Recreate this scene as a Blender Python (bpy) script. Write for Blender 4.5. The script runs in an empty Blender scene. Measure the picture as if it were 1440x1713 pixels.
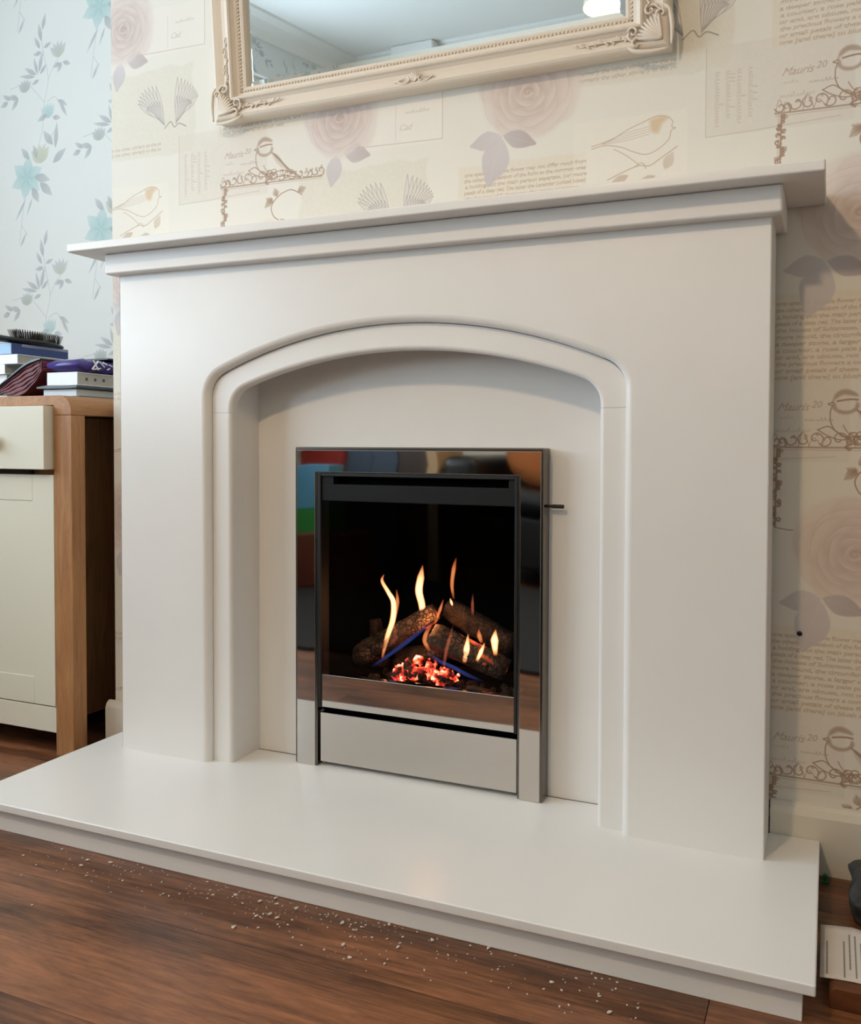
import bpy, bmesh, math, random
import numpy as np
from mathutils import Vector, Matrix, noise

random.seed(7)
rng = np.random.RandomState(11)
scene = bpy.context.scene
COL = scene.collection

# ------------------------------------------------------------------ camera
YAW, PITCH, ROLL = 0.38685, -0.02608, 0.00415
F_PX, PX, PY = 1441.0, 801.55, 783.94
fwd = Vector((-math.sin(YAW) * math.cos(PITCH), math.cos(YAW) * math.cos(PITCH), math.sin(PITCH)))
rgt = Vector((math.cos(YAW), math.sin(YAW), 0.0))
upv = rgt.cross(fwd)
r2 = rgt * math.cos(ROLL) + upv * math.sin(ROLL)
u2 = upv * math.cos(ROLL) - rgt * math.sin(ROLL)
cam_data = bpy.data.cameras.new('camera')
cam = bpy.data.objects.new('camera', cam_data)
COL.objects.link(cam)
cam.matrix_world = Matrix(((r2.x, u2.x, -fwd.x, 0.6928), (r2.y, u2.y, -fwd.y, -1.4325),
                           (r2.z, u2.z, -fwd.z, 0.6603), (0, 0, 0, 1)))
cam_data.sensor_fit = 'HORIZONTAL'
cam_data.sensor_width = 36.0
cam_data.lens = F_PX / 1440.0 * 36.0
cam_data.shift_x = -(PX - 720.0) / 1440.0
cam_data.shift_y = -(856.5 - PY) / 1440.0
cam_data.clip_start = 0.02
scene.camera = cam

# ------------------------------------------------------------------ light and exposure
scene.view_settings.view_transform = 'Standard'
scene.view_settings.look = 'None'
scene.view_settings.gamma = 1.0
scene.view_settings.use_curve_mapping = False
scene.view_settings.exposure = -0.10
scene.cycles.use_denoising = True
scene.cycles.max_bounces = 8
scene.cycles.transparent_max_bounces = 24
scene.cycles.blur_glossy = 0.3
scene.cycles.sample_clamp_indirect = 6.0

world = bpy.data.worlds.new('overcast_sky')
scene.world = world
world.use_nodes = True
bg = world.node_tree.nodes['Background']
bg.inputs['Color'].default_value = (0.80, 0.90, 1.0, 1)
bg.inputs['Strength'].default_value = 1.0

WINDOW_W = 47.0
LAMP_W = 45.0

def area_light(name, loc, direction, sx, sy, power, colour):
    d = bpy.data.lights.new(name, 'AREA')
    d.shape = 'RECTANGLE'
    d.size, d.size_y = sx, sy
    d.energy = power
    d.color = colour
    o = bpy.data.objects.new(name, d)
    COL.objects.link(o)
    o.location = loc
    o.rotation_euler = Vector(direction).to_track_quat('-Z', 'Z').to_euler()
    return o

# overcast daylight arriving through the window of the left wall
area_light('window_daylight', (-2.06, -1.45, 1.50), (1, 0, 0), 1.30, 2.10, WINDOW_W, (0.69, 0.86, 1.0))

# added fill light in the window opening, aimed up to brighten the ceiling
area_light('ceiling_fill', (-2.05, -1.45, 1.05), (1, 0, .9), 0.40, 2.10, 22.0, (0.71, 0.87, 1.0))

# ------------------------------------------------------------------ helpers
def lin(c):
    c = [v / 255.0 for v in c]
    return tuple(v / 12.92 if v <= 0.04045 else ((v + 0.055) / 1.055) ** 2.4 for v in c) + (1.0,)

MATS = {}
def mat(name, rgb=(200, 200, 200), rough=0.5, metal=0.0, spec=0.5, bump=None, mottle=None, coat=0.0, sheen=0.0):
    """plain principled material with optional noise relief (scale, strength) and mottling (scale, amount)"""
    if name in MATS:
        return MATS[name]
    m = bpy.data.materials.new(name)
    m.use_nodes = True
    nt = m.node_tree
    p = nt.nodes['Principled BSDF']
    p.inputs['Base Color'].default_value = lin(rgb)
    p.inputs['Roughness'].default_value = rough
    p.inputs['Metallic'].default_value = metal
    p.inputs['Specular IOR Level'].default_value = spec
    p.inputs['Coat Weight'].default_value = coat
    p.inputs['Coat Roughness'].default_value = 0.08
    p.inputs['Sheen Weight'].default_value = sheen
    tc = nt.nodes.new('ShaderNodeTexCoord')
    if mottle:
        n = nt.nodes.new('ShaderNodeTexNoise')
        n.inputs['Scale'].default_value = mottle[0]
        n.inputs['Detail'].default_value = 5
        nt.links.new(tc.outputs['Object'], n.inputs['Vector'])
        r = nt.nodes.new('ShaderNodeMapRange')
        r.inputs['From Min'].default_value = 0.3
        r.inputs['From Max'].default_value = 0.7
        r.inputs['To Min'].default_value = 1 - mottle[1]
        r.inputs['To Max'].default_value = 1 + mottle[1]
        nt.links.new(n.outputs['Fac'], r.inputs['Value'])
        h = nt.nodes.new('ShaderNodeVectorMath')
        h.operation = 'SCALE'
        h.inputs[0].default_value = lin(rgb)[:3]
        nt.links.new(r.outputs[0], h.inputs['Scale'])
        nt.links.new(h.outputs[0], p.inputs['Base Color'])
    if bump:
        n = nt.nodes.new('ShaderNodeTexNoise')
        n.inputs['Scale'].default_value = bump[0]
        n.inputs['Detail'].default_value = 4
        nt.links.new(tc.outputs['Object'], n.inputs['Vector'])
        b = nt.nodes.new('ShaderNodeBump')
        b.inputs['Strength'].default_value = bump[1]
        b.inputs['Distance'].default_value = 0.002
        nt.links.new(n.outputs['Fac'], b.inputs['Height'])
        nt.links.new(b.outputs[0], p.inputs['Normal'])
    MATS[name] = m
    return m

def wood_mat(name, dark, light, stretch=(1, 14, 14), scale=3.0, rough=0.45, spec=0.4, fine=0.35, vary=0.0, streak=0.0):
    if name in MATS:
        return MATS[name]
    m = bpy.data.materials.new(name)
    m.use_nodes = True
    nt = m.node_tree
    L = nt.links.new
    p = nt.nodes['Principled BSDF']
    p.inputs['Roughness'].default_value = rough
    p.inputs['Specular IOR Level'].default_value = spec
    tc = nt.nodes.new('ShaderNodeTexCoord')
    mp = nt.nodes.new('ShaderNodeMapping')
    mp.inputs['Scale'].default_value = stretch
    L(tc.outputs['Object'], mp.inputs['Vector'])
    vec = mp.outputs[0]
    if vary:
        oi = nt.nodes.new('ShaderNodeObjectInfo')
        ad = nt.nodes.new('ShaderNodeVectorMath')
        ad.operation = 'ADD'
        sc_ = nt.nodes.new('ShaderNodeMath')
        sc_.operation = 'MULTIPLY'
        sc_.inputs[1].default_value = 40.0
        L(oi.outputs['Random'], sc_.inputs[0])
        cb = nt.nodes.new('ShaderNodeCombineXYZ')
        L(sc_.outputs[0], cb.inputs[0]); L(sc_.outputs[0], cb.inputs[2])
        L(vec, ad.inputs[0]); L(cb.outputs[0], ad.inputs[1])
        vec = ad.outputs[0]
    n1 = nt.nodes.new('ShaderNodeTexNoise')
    n1.inputs['Scale'].default_value = scale
    n1.inputs['Detail'].default_value = 6
    n1.inputs['Distortion'].default_value = 1.2
    n1.inputs['Roughness'].default_value = 0.6
    L(vec, n1.inputs['Vector'])
    n2 = nt.nodes.new('ShaderNodeTexNoise')
    n2.inputs['Scale'].default_value = scale * 7
    n2.inputs['Detail'].default_value = 8
    n2.inputs['Roughness'].default_value = 0.7
    L(vec, n2.inputs['Vector'])
    mx = nt.nodes.new('ShaderNodeMix')
    mx.inputs[0].default_value = fine
    L(n1.outputs['Fac'], mx.inputs[2]); L(n2.outputs['Fac'], mx.inputs[3])
    cr = nt.nodes.new('ShaderNodeValToRGB')
    cr.color_ramp.elements[0].position = 0.36
    cr.color_ramp.elements[0].color = lin(dark)
    cr.color_ramp.elements[1].position = 0.64
    cr.color_ramp.elements[1].color = lin(light)
    L(mx.outputs[0], cr.inputs[0])
    if streak:
        # dark pores drawn out along the grain, and cathedral figure round the knots
        m3 = nt.nodes.new('ShaderNodeMapping'); m3.inputs['Scale'].default_value = (1.6, 9, 9)
        L(vec, m3.inputs['Vector'])
        n3 = nt.nodes.new('ShaderNodeTexNoise'); n3.inputs['Scale'].default_value = 3.2; n3.inputs['Detail'].default_value = 7; n3.inputs['Roughness'].default_value = .7
        L(m3.outputs[0], n3.inputs['Vector'])
        wv = nt.nodes.new('ShaderNodeTexWave'); wv.wave_type = 'RINGS'; wv.rings_direction = 'X'
        wv.inputs['Scale'].default_value = .55; wv.inputs['Distortion'].default_value = 14; wv.inputs['Detail'].default_value = 4; wv.inputs['Detail Scale'].default_value = .9
        L(vec, wv.inputs['Vector'])
        s3 = nt.nodes.new('ShaderNodeMath'); s3.operation = 'MULTIPLY_ADD'; s3.inputs[1].default_value = .28
        L(wv.outputs['Fac'], s3.inputs[0]); L(n3.outputs['Fac'], s3.inputs[2])
        r3 = nt.nodes.new('ShaderNodeMapRange'); r3.inputs[1].default_value = .42; r3.inputs[2].default_value = .78; r3.inputs[3].default_value = 1 - streak; r3.inputs[4].default_value = 1.25
        L(s3.outputs[0], r3.inputs[0])
        vm = nt.nodes.new('ShaderNodeVectorMath'); vm.operation = 'SCALE'
        L(cr.outputs[0], vm.inputs[0]); L(r3.outputs[0], vm.inputs['Scale'])
        L(vm.outputs[0], p.inputs['Base Color'])
    else:
        L(cr.outputs[0], p.inputs['Base Color'])
    b = nt.nodes.new('ShaderNodeBump')
    b.inputs['Strength'].default_value = 0.12
    b.inputs['Distance'].default_value = 0.001
    L(n2.outputs['Fac'], b.inputs['Height'])
    L(b.outputs[0], p.inputs['Normal'])
    MATS[name] = m
    return m

def glass_mat(name, tint, ior, rough):
    m = bpy.data.materials.new(name)
    m.use_nodes = True
    nt = m.node_tree
    L = nt.links.new
    tr = nt.nodes.new('ShaderNodeBsdfTransparent'); tr.inputs[0].default_value = tint
    gl = nt.nodes.new('ShaderNodeBsdfGlossy'); gl.inputs['Roughness'].default_value = rough
    fz = nt.nodes.new('ShaderNodeFresnel'); fz.inputs[0].default_value = ior
    ge = nt.nodes.new('ShaderNodeNewGeometry')
    fr_ = nt.nodes.new('ShaderNodeMath'); fr_.operation = 'SUBTRACT'; fr_.inputs[0].default_value = 1
    mu = nt.nodes.new('ShaderNodeMath'); mu.operation = 'MULTIPLY'
    mx = nt.nodes.new('ShaderNodeMixShader')
    L(ge.outputs['Backfacing'], fr_.inputs[1]); L(fr_.outputs[0], mu.inputs[0]); L(fz.outputs[0], mu.inputs[1])
    L(mu.outputs[0], mx.inputs[0]); L(tr.outputs[0], mx.inputs[1]); L(gl.outputs[0], mx.inputs[2])
    L(mx.outputs[0], nt.nodes['Material Output'].inputs[0])
    return m

def link(name, me, material, parent=None, smooth=False, bevel=0.0, segs=3, angle=35):
    if material is not None:
        me.materials.append(material)
    o = bpy.data.objects.new(name, me)
    COL.objects.link(o)
    if smooth:
        for f in me.polygons:
            f.use_smooth = True
    if bevel > 0:
        b = o.modifiers.new('bevel', 'BEVEL')
        b.width = bevel
        b.segments = segs
        b.limit_method = 'ANGLE'
        b.angle_limit = math.radians(angle)
        for f in me.polygons:
            f.use_smooth = True
        w = o.modifiers.new('weighted', 'WEIGHTED_NORMAL')
        w.keep_sharp = False
    if parent is not None:
        o.parent = parent
        loc = parent.get('world_loc', (0, 0, 0))
        o.matrix_parent_inverse = Matrix.Translation(-Vector(loc))
    return o

def from_bm(name, bm, material, parent=None, **kw):
    bmesh.ops.recalc_face_normals(bm, faces=bm.faces)
    me = bpy.data.meshes.new(name)
    bm.to_mesh(me)
    bm.free()
    return link(name, me, material, parent, **kw)

def bm_box(bm, x0, x1, y0, y1, z0, z1, rotz=0.0, tilt=None):
    vs = [Vector((x, y, z)) for x in (x0, x1) for y in (y0, y1) for z in (z0, z1)]
    c = Vector(((x0 + x1) / 2, (y0 + y1) / 2, (z0 + z1) / 2))
    if rotz or tilt:
        R = Matrix.Rotation(rotz, 3, 'Z')
        if tilt:
            R = R @ Matrix.Rotation(tilt[1], 3, tilt[0])
        vs = [R @ (v - c) + c for v in vs]
    v = [bm.verts.new(p) for p in vs]
    for f in ((0, 1, 3, 2), (4, 6, 7, 5), (0, 4, 5, 1), (2, 3, 7, 6), (0, 2, 6, 4), (1, 5, 7, 3)):
        bm.faces.new([v[i] for i in f])
    return v

def box(name, x0, x1, y0, y1, z0, z1, material, parent=None, bevel=0.0, rotz=0.0, tilt=None, **kw):
    bm = bmesh.new()
    bm_box(bm, x0, x1, y0, y1, z0, z1, rotz, tilt)
    return from_bm(name, bm, material, parent, bevel=bevel, **kw)

def prism(name, pts, y0, y1, material, parent=None, axis='y', **kw):
    """extrude a closed 2-D outline (x,z) along y (or (y,z) along x)"""
    bm = bmesh.new()
    def P(a, b, t):
        return (a, t, b) if axis == 'y' else (t, a, b)
    A = [bm.verts.new(P(a, b, y0)) for a, b in pts]
    B = [bm.verts.new(P(a, b, y1)) for a, b in pts]
    n = len(pts)
    bm.faces.new(A)
    bm.faces.new(B[::-1])
    for i in range(n):
        bm.faces.new((A[i], B[i], B[(i + 1) % n], A[(i + 1) % n]))
    return from_bm(name, bm, material, parent, **kw)

def rounded_plate(name, outer, inner, y0, y1, r, material, parent, edge=0.002, m=7):
    """upright plate between an outer outline and an opening path; the front arris of the opening is rounded by r"""
    bm = bmesh.new()
    P = [Vector(p) for p in inner]
    nrm = []
    for i in range(len(P)):
        t = Vector((0, 0))
        if i > 0: t += (P[i] - P[i - 1]).normalized()
        if i < len(P) - 1: t += (P[i + 1] - P[i]).normalized()
        t.normalize()
        n = Vector((-t.y, t.x))
        if n.dot(P[i] - Vector((0, .4))) < 0: n = -n
        if i in (0, len(P) - 1): n = Vector((math.copysign(1, n.x), 0))
        nrm.append(n)
    rings = []
    for k in range(m + 1):
        a = math.pi / 2 * k / m
        off, dy = r * (1 - math.sin(a)), r * (1 - math.cos(a))
        rings.append([bm.verts.new((p.x + n.x * off, y0 + dy, p.y + n.y * off)) for p, n in zip(P, nrm)])
    rings.append([bm.verts.new((p.x, y1, p.y)) for p in P])
    fo = [bm.verts.new((x, y0, z)) for x, z in outer]
    bo = [bm.verts.new((x, y1, z)) for x, z in outer]
    bm.faces.new(fo + rings[0]); bm.faces.new((bo + rings[-1])[::-1])
    for i in range(len(outer) - 1):
        bm.faces.new((fo[i], fo[i + 1], bo[i + 1], bo[i]))
    for A, B in zip(rings, rings[1:]):
        for i in range(len(P) - 1):
            f = bm.faces.new((A[i], A[i + 1], B[i + 1], B[i]))
            f.smooth = True
    bm.faces.new([fo[-1]] + [g[0] for g in rings] + [bo[-1]])
    bm.faces.new([fo[0]] + [g[-1] for g in rings] + [bo[0]])
    for e in bm.edges:
        e.smooth = len(e.link_faces) == 2 and all(f.smooth for f in e.link_faces)
    if edge:
        es = [e for e in bm.edges if all(v in (fo[0], fo[1], fo[-1], fo[-2]) for v in e.verts) and abs(e.verts[0].co.x - e.verts[1].co.x) < 1e-6]
        bmesh.ops.bevel(bm, geom=es, offset=edge, offset_type='OFFSET', segments=3, profile=.5, affect='EDGES')
    return from_bm(name, bm, material, parent)

def bm_lathe(bm, prof, centre, axis='z', n=24, caps=True):
    rings = []
    for r, h in prof:
        ring = []
        for k in range(n):
            a = 2 * math.pi * k / n
            c, s = r * math.cos(a), r * math.sin(a)
            v = {'z': (c, s, h), 'y': (c, h, s), 'x': (h, c, s)}[axis]
            ring.append(bm.verts.new(Vector(v) + Vector(centre)))
        rings.append(ring)
    for a, b in zip(rings, rings[1:]):
        for k in range(n):
            bm.faces.new((a[k], a[(k + 1) % n], b[(k + 1) % n], b[k]))
    if caps:
        bm.faces.new(rings[0][::-1])
        bm.faces.new(rings[-1])

def bm_tube(bm, pts, radii, n=8, squash=(1, 1), caps=True, uv=None):
    """tube along points; squash scales the two cross axes"""
    pts = [Vector(p) for p in pts]
    rings = []
    prev = None
    for i, p in enumerate(pts):
        t = (pts[min(i + 1, len(pts) - 1)] - pts[max(i - 1, 0)]).normalized()
        ref = Vector((0, 1, 0)) if abs(t.y) < 0.9 else Vector((1, 0, 0))
        a = t.cross(ref).normalized()
        if prev is not None and a.dot(prev) < 0:
            a = -a
        prev = a
        b = t.cross(a).normalized()
        r = radii[i] if hasattr(radii, '__len__') else radii
        rings.append([bm.verts.new(p + a * math.cos(2 * math.pi * k / n) * r * squash[0] + b * math.sin(2 * math.pi * k / n) * r * squash[1]) for k in range(n)])
    m = len(rings)
    for i in range(m - 1):
        for k in range(n):
            f = bm.faces.new((rings[i][k], rings[i][(k + 1) % n], rings[i + 1][(k + 1) % n], rings[i + 1][k]))
            if uv is not None:
                for l, tt in zip(f.loops, (i, i, i + 1, i + 1)):
                    l[uv].uv = (k / n, tt / (m - 1))
    if caps:
        for ring, tt in ((rings[0][::-1], 0), (rings[-1], 1)):
            f = bm.faces.new(ring)
            if uv is not None:
                for l in f.loops:
                    l[uv].uv = (0.5, tt)
    return rings

def catmull(pts, n=8):
    P = [np.array(p, float) for p in pts]
    P = [2 * P[0] - P[1]] + P + [2 * P[-1] - P[-2]]
    out = []
    for i in range(1, len(P) - 2):
        for k in range(n):
            t = k / n
            a, b, c, d = P[i - 1], P[i], P[i + 1], P[i + 2]
            out.append(0.5 * ((2 * b) + (c - a) * t + (2 * a - 5 * b + 4 * c - d) * t * t + (3 * b - a - 3 * c + d) * t ** 3))
    out.append(P[-2])
    return out

def thing(name, loc, label, cat, group=None):
    o = bpy.data.objects.new(name, None)
    COL.objects.link(o)
    o.location = loc
    o.empty_display_size = 0.05
    o['label'] = label
    o['category'] = cat
    o['world_loc'] = tuple(loc)
    if group:
        o['group'] = group
    return o

def tag(o, label, cat, group=None, kind=None):
    o['label'] = label
    o['category'] = cat
    if group:
        o['group'] = group
    if kind:
        o['kind'] = kind
    return o

def struct(o):
    o['kind'] = 'structure'
    return o

# ------------------------------------------------------------------ printed wallpaper (drawn stroke by stroke into a repeat)
RES = 1500.0
class Print:
    """one repeat of a wallpaper; every mark is also laid at the lattice offsets of the half drop"""
    def __init__(s, w, h, base, offsets=((0, 0),)):
        s.w, s.h, s.off = w, h, offsets
        s.nx, s.ny = int(round(w * RES)), int(round(h * RES))
        s.sx, s.sy = s.nx / w, s.ny / h
        s.img = np.ones((s.ny, s.nx, 3), np.float32) * (np.array(base, np.float32) / 255.0)
    def comp(s, i0, j0, a, col):
        """blend colour into the repeat where a (rows j, columns i) covers"""
        for ox, oz in s.off:
            I = (i0 + int(round(ox * s.sx)) + np.arange(a.shape[1])) % s.nx
            J = (j0 + int(round(oz * s.sy)) + np.arange(a.shape[0])) % s.ny
            ix = np.ix_(J, I)
            s.img[ix] = s.img[ix] * (1 - a[..., None]) + a[..., None] * col
    def grid(s, x0, x1, z0, z1):
        i0, i1 = int(math.floor(x0 * s.sx)) - 3, int(math.ceil(x1 * s.sx)) + 3
        j0, j1 = int(math.floor(z0 * s.sy)) - 3, int(math.ceil(z1 * s.sy)) + 3
        X, Z = np.meshgrid((np.arange(i0, i1) + 0.5) / s.sx, (np.arange(j0, j1) + 0.5) / s.sy)
        return i0, j0, X, Z
    def stroke(s, pts, width, col, alpha=1.0, smooth=6, taper=False):
        P = np.array(catmull(pts, smooth) if smooth and len(pts) > 2 else pts, float)
        if len(P) > 40 and not smooth:
            pass
        m = width + 2 / RES
        i0, j0, X, Z = s.grid(P[:, 0].min() - m, P[:, 0].max() + m, P[:, 1].min() - m, P[:, 1].max() + m)
        D = np.full(X.shape, 9.0)
        n = len(P) - 1
        for k in range(n):
            a, b = P[k], P[k + 1]
            wk = width * (1 - 0.75 * abs(2 * (k + 0.5) / n - 1)) if taper else width
            ia = max(0, int((min(a[0], b[0]) - m) * s.sx) - i0 - 1); ib = int((max(a[0], b[0]) + m) * s.sx) - i0 + 2
            ja = max(0, int((min(a[1], b[1]) - m) * s.sy) - j0 - 1); jb = int((max(a[1], b[1]) + m) * s.sy) - j0 + 2
            x, z = X[ja:jb, ia:ib], Z[ja:jb, ia:ib]
            d = b - a
            q = d @ d + 1e-12
            t = np.clip(((x - a[0]) * d[0] + (z - a[1]) * d[1]) / q, 0, 1)
            dist = np.hypot(x - a[0] - t * d[0], z - a[1] - t * d[1]) - wk / 2
            D[ja:jb, ia:ib] = np.minimum(D[ja:jb, ia:ib], dist)
        a = np.clip(0.5 - D * RES, 0, 1) * alpha
        s.comp(i0, j0, a, np.array(col, np.float32) / 255.0)
    def poly(s, pts, col, alpha=1.0, feather=0.0, col2=None, grad=None, mottle=0.0, smooth=0):
        """filled outline; col2 with grad ((x0,z0),(x1,z1)) shades along the print"""
        P = np.array(catmull(list(pts) + [pts[0]], smooth) if smooth else pts, float)
        f = feather + 1 / RES
        i0, j0, X, Z = s.grid(P[:, 0].min() - f, P[:, 0].max() + f, P[:, 1].min() - f, P[:, 1].max() + f)
        inside = np.zeros(X.shape, bool)
        D = np.full(X.shape, 9.0)
        for k in range(len(P)):
            a, b = P[k], P[(k + 1) % len(P)]
            if a[1] != b[1]:
                c = ((a[1] > Z) != (b[1] > Z)) & (X < (b[0] - a[0]) * (Z - a[1]) / (b[1] - a[1]) + a[0])
                inside ^= c
            d = b - a
            t = np.clip(((X - a[0]) * d[0] + (Z - a[1]) * d[1]) / (d @ d + 1e-12), 0, 1)
            D = np.minimum(D, np.hypot(X - a[0] - t * d[0], Z - a[1] - t * d[1]))
        sd = np.where(inside, D, -D)
        cov = np.clip(sd / (2 * f) + 0.5, 0, 1) * alpha
        if mottle:
            g = rng.rand(X.shape[0] // 6 + 2, X.shape[1] // 6 + 2)
            g = np.kron(g, np.ones((6, 6)))[:X.shape[0], :X.shape[1]]
            g = (g + np.roll(g, 3, 0) + np.roll(g, 3, 1) + np.roll(g, 2, 0)) / 4
            cov = cov * (1 - mottle + 2 * mottle * (g - 0.0) * 0.9).clip(0, 1.2)
        c = np.array(col, np.float32) / 255.0
        if col2 is not None:
            c2 = np.array(col2, np.float32) / 255.0
            if grad is None:
                t = np.clip(D / (D[inside].max() if inside.any() else 1), 0, 1)
            else:
                g0, g1 = np.array(grad[0]), np.array(grad[1])
                d = g1 - g0
                t = np.clip(((X - g0[0]) * d[0] + (Z - g0[1]) * d[1]) / (d @ d), 0, 1)
            c = c * (1 - t[..., None]) + c2 * t[..., None]
        s.comp(i0, j0, np.clip(cov, 0, 1), c)
    def text(s, body, x, z, size, col, alpha, shear=0.0, width=None, rot=0.0):
        cu = bpy.data.curves.new('t', 'FONT')
        cu.body = body
        cu.size = 1.0
        cu.resolution_u = 2
        cu.shear = shear
        o = bpy.data.objects.new('t', cu)
        me = bpy.data.meshes.new_from_object(o)
        bpy.data.objects.remove(o)
        bpy.data.curves.remove(cu)
        me.calc_loop_triangles()
        V = np.array([v.co[:2] for v in me.vertices], float)
        T = [tuple(t.vertices) for t in me.loop_triangles]
        bpy.data.meshes.remove(me)
        if len(V) == 0:
            return
        V[:, 1] *= size
        V[:, 0] *= size if width is None else width / max(V[:, 0].max(), 1e-6)
        c, q = math.cos(rot), math.sin(rot)
        V = np.stack([V[:, 0] * c - V[:, 1] * q + x, V[:, 0] * q + V[:, 1] * c + z], 1)
        i0, j0, X, Z = s.grid(V[:, 0].min(), V[:, 0].max(), V[:, 1].min(), V[:, 1].max())
        A = np.zeros(X.shape)
        px = 1 / RES
        for t in T:
            a, b, d = V[t[0]], V[t[1]], V[t[2]]
            ar = (b[0] - a[0]) * (d[1] - a[1]) - (b[1] - a[1]) * (d[0] - a[0])
            if abs(ar) < 1e-12:
                continue
            if ar < 0:
                b, d = d, b
            xs, zs = (a[0], b[0], d[0]), (a[1], b[1], d[1])
            ia = max(0, int((min(xs) - px) * s.sx) - i0 - 1); ib = int((max(xs) + px) * s.sx) - i0 + 2
            ja = max(0, int((min(zs) - px) * s.sy) - j0 - 1); jb = int((max(zs) + px) * s.sy) - j0 + 2
            x_, z_ = X[ja:jb, ia:ib], Z[ja:jb, ia:ib]
            m = None
            for e, f in ((a, b), (b, d), (d, a)):
                L = math.hypot(f[0] - e[0], f[1] - e[1]) + 1e-9
                dist = ((f[0] - e[0]) * (z_ - e[1]) - (f[1] - e[1]) * (x_ - e[0])) / L
                k = np.clip(dist * RES + 0.5, 0, 1)
                m = k if m is None else np.minimum(m, k)
            A[ja:jb, ia:ib] += m
        s.comp(i0, j0, np.clip(A, 0, 1) * alpha, np.array(col, np.float32) / 255.0)
    def image(s, name):
        im = bpy.data.images.new(name, s.nx, s.ny)
        buf = np.ones((s.ny, s.nx, 4), np.float32)
        buf[..., :3] = np.clip(s.img, 0, 1)
        im.pixels.foreach_set(buf.ravel())
        im.update()
        im.pack()
        return im

def leaf(pr, x, z, length, ang, wide, col, col2=None, alpha=0.8, vein=None):
    c, s_ = math.cos(ang), math.sin(ang)
    out = []
    for t, w in ((0, 0), (.15, .55), (.4, 1), (.65, .85), (.85, .4), (1, 0), (.85, -.35), (.65, -.75), (.4, -.95), (.15, -.5)):
        u, v = t * length, w * wide
        out.append((x + u * c - v * s_, z + u * s_ + v * c))
    pr.poly(out, col, alpha, 0.0006, col2 or col, ((x, z), (x + length * c, z + length * s_)), smooth=3)
    if vein:
        pr.stroke([(x, z), (x + length * .95 * c, z + length * .95 * s_)], 0.0009, vein, alpha * .8, 0)

def rose(pr, cx, cz, R, light, dark, alpha=0.9):
    rg = random.Random(int(R * 1e4))
    L, Dk = np.array(light), np.array(dark)
    N = 24
    for i in range(N):
        t = i / (N - 1)
        rr = .60 * (1 - t) ** .85 + .03
        pr_ = .50 * (1 - t) ** .9 + .12
        a = 2.39996 * i + rg.uniform(-.2, .2)
        px_, pz_ = cx + R * rr * math.cos(a), cz + R * rr * math.sin(a) * .9
        w1, w2 = rg.uniform(.95, 1.3), rg.uniform(.8, 1.0)
        pts = []
        for j in range(14):
            q = 2 * math.pi * j / 14
            u = math.cos(q) * R * pr_ * w2 * (.8 if math.cos(q) > 0 else 1.0) * (1 + .06 * math.sin(3 * q + i))
            v = math.sin(q) * R * pr_ * w1
            pts.append((px_ + u * math.cos(a) - v * math.sin(a), pz_ + u * math.sin(a) + v * math.cos(a)))
        inner = (px_ - R * pr_ * .9 * math.cos(a), pz_ - R * pr_ * .9 * math.sin(a))
        outer = (px_ + R * pr_ * .7 * math.cos(a), pz_ + R * pr_ * .7 * math.sin(a))
        k_ = .45 + .55 * min(1, t * 1.6)              # outer petals paler, heart deeper
        pr.poly([(x + .003 * math.cos(a), z + .003 * math.sin(a)) for x, z in pts], tuple(L + (Dk - L) * k_), alpha * (.18 + .25 * t), 0.006, smooth=2)
        pr.poly(pts, tuple(L + (Dk - L) * k_), alpha * (.75 + .2 * t), 0.002, tuple(L - 4 * t), (inner, outer), smooth=2)
        rim = [pts[j % 14] for j in range(-3, 4)]
        if t > .12:
            pr.stroke(rim, .0022, tuple(Dk * .94), alpha * (.12 + .28 * t), 4, True)
    pr.stroke([(cx + R * .10 * math.cos(q) * (1 - q / 9), cz + R * .08 * math.sin(q) * (1 - q / 9)) for q in (0, .9, 1.8, 2.7, 3.6, 4.5, 5.4, 6.3)], 0.003, tuple(Dk * .93), alpha * .6)

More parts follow.
